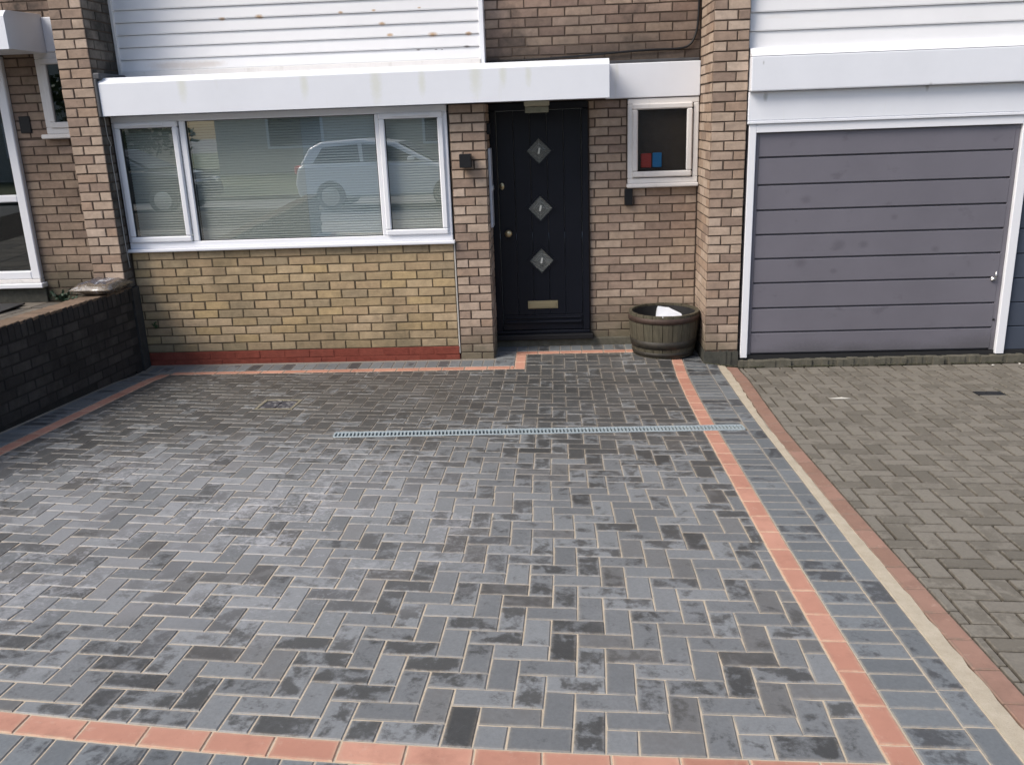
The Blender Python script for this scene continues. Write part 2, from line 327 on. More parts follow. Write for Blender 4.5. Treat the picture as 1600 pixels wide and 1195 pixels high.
def slab(P, th, cham=.0035, rim=.016, jit=0.0):
    """chamfered block over polygon P (local xy), top at z=0; returns verts, faces, edge attr"""
    if area(P)<0: P=P[::-1]
    n=len(P); c=(sum(p[0] for p in P)/n, sum(p[1] for p in P)/n)
    sc=lambda k:[(c[0]+(p[0]-c[0])*k, c[1]+(p[1]-c[1])*k) for p in P]
    R1=inset(P,cham) or sc(.85); R2=inset(P,rim) or [(c[0]+(p[0]-c[0])*.5, c[1]+(p[1]-c[1])*.5) for p in R1]
    J=lambda: (rnd()-.5)*jit
    v=[(p[0],p[1],-th) for p in P]+[(p[0]+J(),p[1]+J(),-cham) for p in P]+[(p[0]+J()*.6,p[1]+J()*.6,0) for p in R1]+[(p[0],p[1],J()*.3) for p in R2]
    e=[1.0]*(2*n)+[.75]*n+[0.0]*n; f=[]
    for k in range(3):
        for i in range(n): f.append((k*n+i,k*n+(i+1)%n,(k+1)*n+(i+1)%n,(k+1)*n+i))
    f.append(tuple(3*n+i for i in range(n)))
    return v,f,e
def to_px(p):
    q=Vector(p)-CAMP; d=q.dot(fwd)
    if d<.2: return None
    return (.5+F*q.dot(RGT)/d, .5*.746-F*q.dot(UPV)/d, d)
class Pieces:
    """collects alike pieces; the ones that show largest become objects, the rest one joined part"""
    cache={}
    def __init__(s): s.items=[]
    def add(s, name, parent, mat, geo, M, key=None, size=.1, hidden=False):
        c=M.translation; q=to_px(c); sc=0
        if q and -.02<q[0]<1.02 and -.02<q[1]<.77 and not hidden:
            nrm=(M.to_3x3()@Vector((0,0,1))).normalized(); view=(CAMP-c).normalized()
            sc=size*max(.02,nrm.dot(view))/(q[2]**2)
        s.items.append((sc,len(s.items),name,parent,mat,geo,M,key))
    def flush(s, limit=300):
        s.items.sort(key=lambda t:(-t[0],t[1])); cnt={}; rest={}
        for sc,_,name,parent,mat,geo,M,key in s.items:
            k=cnt.get(name,0)
            if sc>0 and k<limit-2:
                cnt[name]=k+1
                ck=(key,mat.name) if key else None
                if ck and ck in Pieces.cache: me=Pieces.cache[ck]
                else:
                    v,f,e=geo; me=mesh_from(name,v,f); a=me.attributes.new('edge','FLOAT','POINT'); a.data.foreach_set('value',e)
                    me.materials.append(mat)
                    if ck: Pieces.cache[ck]=me
                o=link(name,me,None,parent); o.matrix_local=M
            else: rest.setdefault((name,parent.name,mat.name),[]).append((geo,M,parent,mat))
        for (name,pn,mn),L in rest.items():
            V=[];Fc=[];E=[];R=[]
            for (v,f,e),M,parent,mat in L:
                o=len(V); V+=[tuple(M@Vector(p)) for p in v]; Fc+=[tuple(i+o for i in q) for q in f]; E+=e; r=rnd(); R+=[r]*len(v)
            me=mesh_from(name,V,Fc)
            me.attributes.new('edge','FLOAT','POINT').data.foreach_set('value',E)
            me.attributes.new('rnd','FLOAT','POINT').data.foreach_set('value',R)
            o=link(name,me,L[0][3],L[0][2]); 
            if len(L)>1: o['kind']='stuff'
        s.items=[]
# ------------------------------------------------------------------ ground levels
def sst(a,b,x):
    t=min(1,max(0,(x-a)/(b-a))); return t*t*(3-2*t)
def lerp_t(x, T):
    if x<=T[0][0]: return T[0][1]
    for (a,va),(b,vb) in zip(T,T[1:]):
        if x<=b: return va+(vb-va)*(x-a)/(b-a)
    return T[-1][1]
def Hg(x,y):
    yy=max(y,-6.0)
    h=-.06054*yy-.01384*x+.00397*x*yy
    s=sst(-.75,-.05,y)
    return h*(1-s)+s*lerp_t(x,[(-3.7,.052),(.9,.045),(1.24,.015),(1.5,-.026)])
def ground_M(x,y,rz=0,jz=.0012,jt=.004,sx=1,sy=1):
    e=.05; nx=-(Hg(x+e,y)-Hg(x-e,y))/(2*e); ny=-(Hg(x,y+e)-Hg(x,y-e))/(2*e)
    n=Vector((nx+(rnd()-.5)*jt, ny+(rnd()-.5)*jt, 1)).normalized()
    X=Vector((cos(rz),sin(rz),0)); X=(X-n*X.dot(n)).normalized(); Y=n.cross(X)
    M=Matrix((X,Y,n)).transposed().to_4x4(); M.translation=(x,y,Hg(x,y)+(rnd()-.5)*jz)
    return M@Matrix.Diagonal((sx,sy,1,1))
def sheet(name, mat, xs, ys, dz=0, zf=Hg, **k):
    v=[(x,y,zf(x,y)+dz) for y in ys for x in xs]; n=len(xs)
    f=[(j*n+i,j*n+i+1,(j+1)*n+i+1,(j+1)*n+i) for j in range(len(ys)-1) for i in range(n-1)]
    o=link(name, mesh_from(name,v,f,True), mat); return tag(o,**k)
def rng(a,b,n): return [a+(b-a)*i/n for i in range(n+1)]
# band lines (x as function of y)
redR=lambda y: lerp_t(y,[(-5.6,1.005),(-4.0,1.003),(-3.0,1.011),(-2.0,1.016),(-1.35,1.026),(-.5,1.052),(-.1,1.066),(.3,1.07)])
redL=lambda y: redR(y)-.0975
hdrR=lambda y: redR(y)+.190
strR=lambda y: redR(y)+.288
sandR=lambda y: lerp_t(y,[(-5.6,1.385),(-5.2,1.372),(-4.4,1.36),(-3.6,1.352),(-2.1,1.35),(-1.4,1.378),(-.8,1.405),(-.2,1.423)])
oldR=lambda y: sandR(y)+lerp_t(y,[(-3,.094),(-1,.098),(-.3,.10)])
LBI, LBO, WALLX = -3.362,-3.462,-3.652
TOPR = lambda x: -.375+ (x+3.4)*.012        # inner edge of red band by the yellow wall
BOT = lambda x: -5.424+ (.028*(x-.3)**2 if x<.3 else 0)  # bottom red band, upper edge

drive = tag(link('driveway', bpy.data.meshes.new('driveway'), MAT['drivesand']), kind='structure')
nbdrive = sheet('neighbour_driveway', MAT['nbjoint'], rng(1.33,7.0,40), rng(-6.0,-.06,50), -.014, kind='structure')
# the sand and mortar strip between the drives
st=[]; ys=rng(-6.0,-.19,90)
vv=[];ff=[]
for i,y in enumerate(ys):
    a=strR(y)+.003; b=sandR(y)-.002+(rnd()-.5)*.014; m=(a+b)/2
    for x,dz in ((a-.003,-.012),(a,-.0006),(m,-.0004+(rnd()-.5)*.002),(b,-.0012),(b+.006,-.014)): vv.append((x,y,Hg(x,y)+dz))
for i in range(len(ys)-1):
    for k in range(4): ff.append((i*5+k,i*5+k+1,(i+1)*5+k+1,(i+1)*5+k))
tag(link('sand_strip', mesh_from('sand_strip',vv,ff,False), MAT['mortarstrip']), kind='structure')

P = Pieces()
PB=[ slab([(-.0954,-.0464),(.0954,-.0464),(.0954,.0464),(-.0954,.0464)], .02, jit=.0026) for _ in range(6)]
def warp(i,J):
    Jc=min(J,13); a,b=i/20,Jc/20; b2=J/20
    x=.1522+1.9595*a+.0369*b+.025*a*a+.0487*a*b-.0857*b*b
    y=-4.4606-.0258*a+1.8948*b2+.0536*a*a-.0306*a*min(b2,1.1)+.0297*b2*b2
    return x,y
# drain line
DL,DR=Vector((-1.452,-2.275)),Vector((1.190,-2.058))
dd=(DR-DL).normalized(); dn=Vector((-dd.y,dd.x)); DW=.052
def band_poly(A,B,hw):
    d=(B-A).normalized(); n=Vector((-d.y,d.x))*hw
    return [tuple(A-n),tuple(B-n),tuple(B+n),tuple(A+n)]
drain_poly=[tuple(DL-dn*(DW+.003)),tuple(DR-dn*(DW+.003)+dd*.01),tuple(DR+dn*(DW+.003)+dd*.01),tuple(DL+dn*(DW+.003))]
mh_poly=[(-2.20,-1.625),(-1.92,-1.625),(-1.92,-1.34),(-2.20,-1.34)]
def subtract(P0, hole):
    # P0 minus convex CCW hole
    out=[]; cur=P0; n=len(hole)
    for i in range(n):
        p,q=hole[i],hole[(i+1)%n]; a,b=(q[1]-p[1]),-(q[0]-p[0]); c=a*p[0]+b*p[1]
        o=clip(cur,-a,-b,-c)
        if o: out.append(o)
        cur=clip(cur,a,b,c)
        if not cur: break
    return out, bool(cur)
def simplify(P, eps=.0035):
    P=list(P); ch=True
    while ch and len(P)>3:
        ch=False
        for i in range(len(P)):
            a,b,c=P[i-1],P[i],P[(i+1)%len(P)]
            L=math.dist(a,c) or 1e-9; h=abs((b[0]-a[0])*(c[1]-a[1])-(b[1]-a[1])*(c[0]-a[0]))/L
            if h<eps or math.dist(a,b)<.004: P.pop(i); ch=True; break
    return P
def put_poly(name, parent, mat, poly, gap=.002, minarea=2.2e-4, hidden=False):
    if area(poly)<0: poly=poly[::-1]
    poly=simplify(poly); gap=gap+.0008
    q=inset(poly,gap)
    if not q and abs(area(poly))>6e-4:
        n=len(poly); cx=sum(p[0] for p in poly)/n; cy=sum(p[1] for p in poly)/n
        q=[(cx+(p[0]-cx)*.955,cy+(p[1]-cy)*.955) for p in poly]
    if not q or area(q)<minarea: return
    if area(q)/max(math.dist(q[i],q[j]) for i in range(len(q)) for j in range(i)) < .008: return
    n=len(q); c=(sum(p[0] for p in q)/n,sum(p[1] for p in q)/n)
    M=ground_M(c[0],c[1]); loc=[(p[0]-c[0],p[1]-c[1]) for p in q]
    P.add(name,parent,mat,slab(loc,.02,jit=.0022),M,size=area(q),hidden=hidden)
def herring(name, parent, mat, wf, irange, jrange, clipf, holes, shrink=1.0, gap=.002):
    for i in range(*irange):
        for J in range(*jrange):
            for typ in (0,1):
                # H: TL at (i,J) spanning 2 cells wide, cell row below J ; V two rows
                if typ==0:
                    if (i+J)%4: continue
                    cs=[(i,J-1),(i+2,J-1),(i+2,J),(i,J)]
                else:
                    # V bottom cell at i+2 of row whose H starts at i -> covers rows J-1..J+1
                    if (i+J)%4: continue
                    cs=[(i+2,J-1),(i+3,J-1),(i+3,J+1),(i+2,J+1)]
                W=[wf(*c) for c in cs]
                poly,full=clipf(W)
                if not poly: continue
                pieces=[poly]
                for h in holes:
                    new=[]
                    for p in pieces:
                        o,cut=subtract(p,h)
                        if cut: full=False; new+=o
                        else: new.append(p)
                    pieces=new
                if full:
                    c=(sum(p[0] for p in W)/4,sum(p[1] for p in W)/4)
                    lx=math.dist(W[0],W[1]); ly=math.dist(W[1],W[2])
                    if typ==0: rz=math.atan2(W[1][1]-W[0][1],W[1][0]-W[0][0]); sx,sy=lx/.195,ly/.0975
                    else: rz=math.atan2(W[2][1]-W[1][1],W[2][0]-W[1][0]); sx,sy=ly/.195,lx/.0975
                    k=random.randrange(6); rz+= pi if rnd()<.5 else 0
                    M=ground_M(c[0]+(rnd()-.5)*.0012,c[1]+(rnd()-.5)*.0012,rz+(rnd()-.5)*.006,sx=sx*shrink,sy=sy*(1-(1-shrink)*2))
                    P.add(name,parent,mat,PB[k],M,key='paver%d'%k,size=.019)
                else:
                    for p in pieces: put_poly(name,parent,mat,p,gap)
def holed_sheet(o, xs, ys, dz, holes):
    v=[];f=[]
    for a,b in zip(xs,xs[1:]):
        for c,d in zip(ys,ys[1:]):
            L=[[(a,c),(b,c),(b,d),(a,d)]]
            for h in holes:
                new=[]
                for p in L:
                    r,cut=subtract(p,h); new+= r if cut else [p]
                L=new
            for p in L:
                if area(p)<0: p=p[::-1]
                k=len(v); v+=[(x,y,Hg(x,y)+dz) for x,y in p]; f.append(tuple(range(k,k+len(p))))
    o.data.from_pydata(v,[],f); o.data.update()
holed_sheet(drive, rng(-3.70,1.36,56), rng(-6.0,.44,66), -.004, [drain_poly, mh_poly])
def snap(p, d=.034):
    x,y=p
    for f,lim in ((redL(y),1),):
        if abs(x-f)<d: x=f+.0005
    if abs(x-LBI)<d: x=LBI-.0005
    if y>-.45 and abs(x+.290)<d: x=-.2905
    if abs(y-BOT(x))<d: y=BOT(x)-.0005
    if x<-.26 and abs(y-TOPR(x))<d: y=TOPR(x)+.0005
    if x>-.31 and abs(y-.112)<d: y=.1125
    return (x,y)
def clip_main(W):
    W0=W; W=[snap(p) for p in W]; P0=list(W);
    if abs(abs(area(P0))-abs(area(W0)))>1e-7 and abs(area(P0))<4e-4: return [],False
    moved=any(a!=b for a,b in zip(W,W0)); n0=len(P0); A0=abs(area(P0))
    if area(P0)<0: P0=P0[::-1]
    cx=sum(p[0] for p in P0)/4; cy=sum(p[1] for p in P0)/4
    if cx<LBI-.2 or cy>.3 or cy<-5.7: return [],False
    P1=clip(P0,-1,0,-LBI)
    yl=redL(cy); 
    if P1: P1=clip(P1,1,0,yl)
    if P1:
        xs=[p[0] for p in P1]; xa=min(xs); xb=max(xs)
        if cy<-4.8:
            b0,b1=BOT(xa),BOT(xb); dx=max(xb-xa,1e-6); s=(b1-b0)/dx; P1=clip(P1,s,-1,s*xa-b0)
    if P1:
        if cy>-.45 or max(p[1] for p in P1)>TOPR(cx):
            if cx> -.29: 
                P1=clip(P1,-1,0,.290)
                if P1: P1=clip(P1,0,1,.112)
            else: P1=clip(P1,0,1,TOPR(cx))
    if not P1: return [],False
    return P1, (not moved) and abs(abs(area(P1))-A0)<1e-5
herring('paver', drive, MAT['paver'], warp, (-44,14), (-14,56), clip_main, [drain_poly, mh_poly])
# red border and blue-grey edging
def course(name, mat, fa, fb, y0, y1, pitch, parent=drive, hole=None):
    y=y0
    while y<y1-.01:
        ye=min(y+pitch,y1); p=[(fa(y),y),(fb(y),y),(fb(ye),ye),(fa(ye),ye)]
        L=[p]
        if hole:
            o_,cut=subtract(p,hole)
            if cut: L=o_
        for q in L: put_poly(name,parent,mat,q,.0016)
        y=ye
K=lambda c:(lambda t:c)
ry0=-5.342-.194*2
course('red_paver',MAT['redpaver'],redL,redR,ry0,-.02,.1952,hole=drain_poly)
course('edging_paver',MAT['edging'],redR,hdrR,-5.25-.0976*5,-.19,.0976,hole=drain_poly)
course('edging_paver',MAT['edging'],redR,lambda y:1.236,-.19,.43,.098)
course('edging_paver',MAT['edging'],hdrR,strR,-5.24-.195*3,-.19,.1955)
course('red_paver',MAT['redpaver'],K(LBO),K(LBI),-6.0,-.36,.196)
course('edging_paver',MAT['edging'],K(WALLX),K(LBO),-6.0,-.3,.098)
def rowx(name, mat, ya, yb, x0, x1, pitch, parent=drive):
    x=x0
    while x<x1-.01:
        xe=min(x+pitch,x1); put_poly(name,parent,mat,[(x,ya(x)),(xe,ya(xe)),(xe,yb(xe)),(x,yb(x))],.0016); x=xe
rowx('red_paver',MAT['redpaver'],TOPR,lambda x:TOPR(x)+.093,-3.36,-.385,.196)
rowx('edging_paver',MAT['edging'],lambda x:TOPR(x)+.093,lambda x:-.06,-3.62,-.385,.0985)
# recess: red return, red band, plain blue-grey infill
y=-.345
for k in range(3):
    ye=min(y+.197,.115); put_poly('red_paver',drive,MAT['redpaver'],[(-.386,y),(-.290,y),(-.290,ye),(-.386,ye)],.0016); y=ye
rowx('red_paver',MAT['redpaver'],K(.115),K(.212),-.386,.97,.196)
rowx('edging_paver',MAT['edging'],K(.212),K(.405),-.386,.97,.0985)
rowx('edging_paver',MAT['edging'],K(.20),K(.405),-.562,-.386,.18)
rowx('edging_paver',MAT['edging'],K(0.0),K(.20),-.562,-.386,.18)
rowx('edging_paver',MAT['edging'],lambda x:TOPR(x)+.093,K(0.0),-.562,-.386,.18)
# street end: red band, header course
rowx('red_paver',MAT['redpaver'],lambda x:BOT(x)-.098,BOT,-.855-.1962*15,.905,.1962)
rowx('edging_paver',MAT['edging'],lambda x:BOT(x)-.292,lambda x:BOT(x)-.098,-3.66,1.29,.0983)
rowx('edging_paver',MAT['edging'],lambda x:BOT(x)-.39,lambda x:BOT(x)-.292,-3.66,1.29,.196)
# neighbour's old drive
course('red_paver',MAT['oldred'],sandR,oldR,-5.9,-.21,.1965,parent=nbdrive)
def warp2(i,J): return 1.828+.1015*i+.0012*J, -3.078+.0955*J-.001*i
def clip_nb(W):
    P0=list(W); A0=abs(area(P0)); cx=sum(p[0] for p in P0)/4; cy=sum(p[1] for p in P0)/4
    if cx>6.3 or cy<-5.9 or cy>-.2: return [],False
    P1=clip(P0,-1,0,-oldR(cy))
    if P1: P1=clip(P1,0,1,-.24)
    if not P1: return [],False
    return P1, abs(abs(area(P1))-A0)<1e-5
gul_poly=[(3.07,-1.215),(3.28,-1.215),(3.28,-1.105),(3.07,-1.105)]
herring('grey_paver', nbdrive, MAT['nbpaver'], warp2, (-8,46), (-32,32), clip_nb, [gul_poly], .958, .0052)
P.flush()
# ------------------------------------------------------------------ brickwork
BP = Pieces()
def rect(w,h): return [(-w/2,-h/2),(w/2,-h/2),(w/2,h/2),(-w/2,h/2)]
BV={}
def brick_geo(w,h,v):
    k=(round(w,3),round(h,3),v)
    if k not in BV: BV[k]=slab(rect(w,h),.016,cham=.003,rim=.010,jit=.0055)
    return k,BV[k]
def bricks(parent, mat, org, ux, nrm, u0,u1, z0,z1, course_h=.075, offs=(0,.1125), blen=.225, zbase=None, name='brick', pattern=None, seed=0, key='', hidden=False, clipz=True):
    """stretcher bond on a vertical face: org = point with u=0, ux = unit direction, nrm = outward normal"""
    rs=random.Random(seed); zb=z0 if zbase is None else zbase
    k0=int(math.floor((z0-zb)/course_h+1e-6)); k=k0
    ux=Vector(ux); nrm=Vector(nrm); up=Vector((0,0,1))
    if ux.cross(up).dot(nrm)<0: uxr=-ux
    else: uxr=ux
    while zb+k*course_h < z1-.01:
        za=max(z0,zb+k*course_h); zc=min(z1,zb+(k+1)*course_h)
        if zc-za>.018:
            if pattern:
                cuts=[u0]; 
                for t in pattern[k%len(pattern)]: cuts.append(u0+(u1-u0)*t)
                cuts.append(u1)
            else:
                cuts=[u0]; u=u0-blen+offs[k%len(offs)]+ (rs.random()-.5)*.012
                while u<u1:
                    if u>u0+.03 and u<u1-.03: cuts.append(u)
                    u+=blen*(1+(rs.random()-.5)*.03)
                cuts.append(u1)
            for a,b in zip(cuts,cuts[1:]):
                wv=round((b-a-.010)/.005)*.005; hh=round(zc-za-.010,3)
                if wv<.02: continue
                kk,g=brick_geo(wv,hh,rs.randrange(3))
                c=Vector(org)+ux*((a+b)/2)+up*((za+zc)/2-org[2])+nrm*((rs.random()-.5)*.004)
                M=Matrix((uxr,up,nrm)).transposed().to_4x4(); M=Matrix.Rotation((rs.random()-.5)*.010,4,nrm)@M; M.translation=c
                BP.add(name,parent,mat,g,M,key=str(kk),size=wv*hh,hidden=hidden)
        k+=1
PIER=[(.64,),(.36,)]
# ================= middle house
house=empty('terraced_house',(-1.2,.45,0),label='middle terraced house with yellow brick panel under a wide window and black front door',cat='house')
Lm=Matrix.Translation((1.2,-.45,0))
def hw(name,mat,b,parent=None): # wall core under a house: local parent offset handled by inverse
    o=MB().box(*b).build(name,mat,parent); return o
house.location=(0,0,0)
wy=hw('wall',MAT['ymortar'],(-3.72,-.879,.006,.25,-.1,1.072),house)
bricks(wy,MAT['ybrick'],(0,0,0),(1,0,0),(0,-1,0),-3.715,-.884,.165,1.072,course_h=.0757,seed=3,offs=(.03,.145))
bricks(wy,MAT['redpaint'],(0,-.004,0),(1,0,0),(0,-1,0),-3.69,-.876,.015,.165,zbase=.015,seed=4,name='plinth_brick')
box('plinth_paint',MAT['redpaint'],(-3.70,-.882,-.0012,.02,-.02,.164),house,bev=0)
wp=hw('wall',MAT['mortar'],(-.872,-.574,.006,.44,-.1,2.205),house)
bricks(wp,MAT['pbrick'],(0,0,0),(1,0,0),(0,-1,0),-.870,-.572,.030,2.205,zbase=-.045+.0750,seed=5,pattern=PIER)
bricks(wp,MAT['pbrick'],(-.568,0,0),(0,1,0),(1,0,0),.004,.395,.05,2.2,zbase=.03,seed=6,offs=(.1,.215))
box('mortar_bead',MAT['whitejoint'],(-.884,-.872,-.003,.02,.10,1.075),house,bev=.002)
wr=hw('wall',MAT['mortar'],(.29,1.25,.436,.7,-.1,2.2),house)
bricks(wr,MAT['rbrick'],(0,.43,0),(1,0,0),(0,-1,0),.292,1.236,.04,1.455,zbase=.03,seed=7,offs=(.055,.17))
bricks(wr,MAT['rbrick'],(0,.43,0),(1,0,0),(0,-1,0),.292,.622,1.455,2.2,zbase=.03,seed=8,offs=(.055,.17))
wu=hw('wall',MAT['mortar'],(-.60,1.25,.436,.7,2.2,5.3),house)
bricks(wu,MAT['ubrick'],(0,.43,0),(1,0,0),(0,-1,0),-.60,1.236,2.48,3.65,zbase=.03,seed=9,offs=(.03,.14))
# ================= left house
lhouse=empty('terraced_house',(0,0,0),label='left neighbouring house, brick recess with tall white framed glazed door beside boundary wall',cat='house')
wl=hw('wall',MAT['mortar'],(-3.994,-3.726,-.164,.5,-.1,5.3),lhouse)
bricks(wl,MAT['pbrick'],(0,-.17,0),(1,0,0),(0,-1,0),-3.998,-3.722,.60,3.65,zbase=.03,seed=10,pattern=PIER)
bricks(wl,MAT['dbrick'],(-3.72,0,0),(0,1,0),(1,0,0),-.166,-.002,.06,2.49,zbase=.03,seed=11,offs=(.07,.16),blen=.4)
bricks(wl,MAT['dbrick'],(-3.72,0,0),(0,1,0),(1,0,0),-.166,.33,2.49,3.65,zbase=.03,seed=12,offs=(.1,.2))
wn=hw('wall',MAT['mortar'],(-4.84,-3.99,.436,.7,.3,2.77),lhouse)
bricks(wn,MAT['lrbrick'],(0,.43,0),(1,0,0),(0,-1,0),-4.80,-4.0,.58,2.045,zbase=.03,seed=13,offs=(.02,.13))
bricks(wn,MAT['lrbrick'],(0,.43,0),(1,0,0),(0,-1,0),-4.80,-4.505,2.045,2.77,zbase=.03,seed=14,offs=(.02,.13))
wn2=hw('wall',MAT['mortar'],(-7.5,-3.99,.437,.71,2.77,5.3),lhouse)
bricks(wn2,MAT['ubrick'],(0,.43,0),(1,0,0),(0,-1,0),-5.3,-4.0,3.0,3.7,zbase=.03,seed=15,offs=(.02,.13))
# ================= right house
rhouse=empty('terraced_house',(0,0,0),label='right neighbouring house with brick pillar, white fascia and mauve grey garage door',cat='house')
wq=hw('wall',MAT['mortar'],(1.246,1.519,-.164,.5,.0,5.3),rhouse)
bricks(wq,MAT['pbrick'],(0,-.17,0),(1,0,0),(0,-1,0),1.242,1.523,.117,3.65,zbase=.117,seed=16,pattern=[(.38,),(.66,)])
bricks(wq,MAT['pbrick'],(1.24,0,0),(0,1,0),(-1,0,0),-.166,.425,.117,3.65,zbase=.117,seed=17,offs=(.11,.22))
_m=MB(); _xs=rng(1.238,1.526,14)
for _a,_b in zip(_xs,_xs[1:]): _m.box(_a,_b,-.171-.008*rnd(),-.10,-.05,.104+.010*rnd())
_ys=rng(-.17,.40,24)
for _a,_b in zip(_ys,_ys[1:]): _m.box(1.239-.006*rnd(),1.30,_a,_b,-.05,.104+.010*rnd())
_m.build('foot',MAT['dirtyfoot'],rhouse)
# ------------- boundary wall
bw=empty('boundary_wall',(0,0,0),label='low blackened brick boundary wall along the left edge of the drive',cat='wall')
wtop=lambda y: .795-.045*min(0,y+.2)
vv=[]; YS=rng(-.17,-6.2,40)
core=MB()
for a,b in zip(YS,YS[1:]):
    pts=[(-3.684,a,-.1),(-3.684,b,.1),(-3.684,b,wtop(b)-.004),(-3.684,a,wtop(a)-.004)]
    core.prism(pts,(-.165,0,0))
core.build('wall_core',MAT['wmortar'],bw)
n=0
y=-.20
while y>-6.1:      # soldier coping: two bricks deep, standing on end
    wv=.0715; zt=wtop(y)
    g=slab([(-.0335,-.055),(.0335,-.055),(.0335,.055),(-.0335,.055)],.016,cham=.003,rim=.01,jit=.004)
    M=Matrix(((0,0,1),(1,0,0),(0,1,0))).to_4x4(); M.translation=(-3.678+(rnd()-.5)*.004,y,zt-.0575+(rnd()-.5)*.005)
    BP.add('brick',bw,MAT['wbrick'],g,M,size=.0078)
    g2=slab([(-.088,-.0335),(.088,-.0335),(.088,.0335),(-.088,.0335)],.02,cham=.003,rim=.01,jit=.004)
    M2=Matrix.Rotation(.045,4,'X'); M2.translation=(-3.766+(rnd()-.5)*.004,y,zt+.001+(rnd()-.5)*.004)
    BP.add('coping_brick',bw,MAT['coping'],g2,M2,size=.012)
    y-=.075
for k in range(8):
    y=-.19-(.1125 if k%2 else 0)
    while y>-6.1:
        zt=wtop(y)-.118-.075*k-.0375; 
        if zt-.03>Hg(-3.69,y):
            g=slab(rect(.213,.064),.016,cham=.003,rim=.01,jit=.005)
            M=Matrix(((0,0,1),(1,0,0),(0,1,0))).to_4x4()@Matrix.Rotation(.0,4,'X'); M=Matrix.Rotation(-.045*-1,4,'X')@M if False else M
            M.translation=(-3.681+(rnd()-.5)*.004,y-.1125,zt)
            M=M@Matrix.Rotation(-.045,4,'Z')
            BP.add('brick',bw,MAT['wbrick'],g,M,size=.013)
        y-=.225
# end fillet closing the wall onto the window wall
m=MB(); m.prism([(-3.72,-.18,-.02),(-3.668,-.18,-.02),(-3.69,-.01,-.02),(-3.72,-.002,-.02)],(0,0,.80)); m.build('end_fillet',plain('grey_fillet_mortar',(.036,.035,.034),.9,nz=.35,nscale=14,bump=.006),bw)
BP.flush()
# split limit per house holds because every brick name is counted per flush above
# ------------------------------------------------------------------ roofs and upper shells (above the frame, they shade and are mirrored)
for h,(a,b),nm in ((house,(-3.72,1.24),'m'),(lhouse,(-9.2,-3.724),'l'),(rhouse,(1.244,7.4),'r')):
    MB().prism([(a,-.30,5.3),(a,4.6,7.2),(a,9.5,5.3)],(b-a,0,0)).build('roof',plain('roof_tiles_'+nm,(.10,.075,.06),.8,nz=.2,nscale=20),h)
    box('gutter',MAT['black'],(a,b,-.42,-.30,5.22,5.32),h,bev=.02)
box('back_wall',MAT['room'],(-9,7.4,9.2,9.4,0,5.3),house)
# ------------------------------------------------------------------ trim of middle house
def canopy(name,mat,x0,x1,yf,yb,z0,z1,parent,b=.03):
    m=MB(); pr=[(yf,z0),(yf,z1-b*.6),(yf+.012,z1),(yf+b*1.6,z1+.028),(yb,z1+.05),(yb,z0+.004),(yf+.03,z0+.004),(yf+.03,z0)]
    m.prism([(x0,p[0],p[1]) for p in pr],(x1-x0,0,0)); 
    o=m.build(name,mat,parent)
    bv=o.modifiers.new('b','BEVEL'); bv.width=.008; bv.segments=2; bv.limit_method='ANGLE'
    return o
canopy('canopy',MAT['white'],-3.716,.440,-.165,.43,2.208,2.478,house)
MB().box(.436,1.238,.385,.436,2.207,2.488,bev=.006).build('fascia',MAT['white'],house)
# cladding boards, main: pitch .1
def cladding(parent,x0,x1,yf,zlist,mat=MAT['clad']):
    for a,b in zip(zlist,zlist[1:]):
        m=MB(); m.prism([(x0,yf-.014,a+.002),(x0,yf-.016,a+.012),(x0,yf-.001,b-.001),(x0,yf+.02,b-.001),(x0,yf+.02,a+.002)],(x1-x0,0,0)); m.build('cladding_board',mat,parent)
cladding(house,-3.690,-.600,.31,[2.565+.0985*i for i in range(14)])
box('cladding_backing',MAT['clad'],(-3.71,-.60,.33,.44,2.45,5.3),house)
box('cladding_trim',MAT['oldwhite'],(-3.718,-3.690,.278,.34,2.53,5.2),house)
box('cladding_trim',MAT['upvc'],(-.612,-.572,.285,.436,2.51,5.2),house)
box('cladding_base',MAT['oldwhite'],(-3.70,-.60,.285,.33,2.50,2.567),house)
box('flashing',MAT['lead'],(-3.722,-3.66,-.175,.33,2.492,2.545),house,bev=.01)
box('flashing',MAT['lead'],(-.56,1.23,.40,.432,2.484,2.515),house,bev=.006)
box('flashing',MAT['lead'],(-3.719,-3.69,-.178,-.13,2.20,2.50),house,bev=.008)
# upper floor window, above the frame
wn_=empty('window',(0,0,0)); wn_.parent=house
box('frame',MAT['upvc'],(-3.0,-1.2,.26,.30,3.75,4.9),wn_); box('glass_pane',MAT['darkglass'],(-2.92,-1.28,.25,.262,3.82,4.83),wn_)
def pane(name,mat,x0,x1,y,z0,z1,parent): return link(name,mesh_from(name,[(x0,y,z0),(x1,y,z0),(x1,y,z1),(x0,y,z1)],[(0,1,2,3)]),mat,parent)
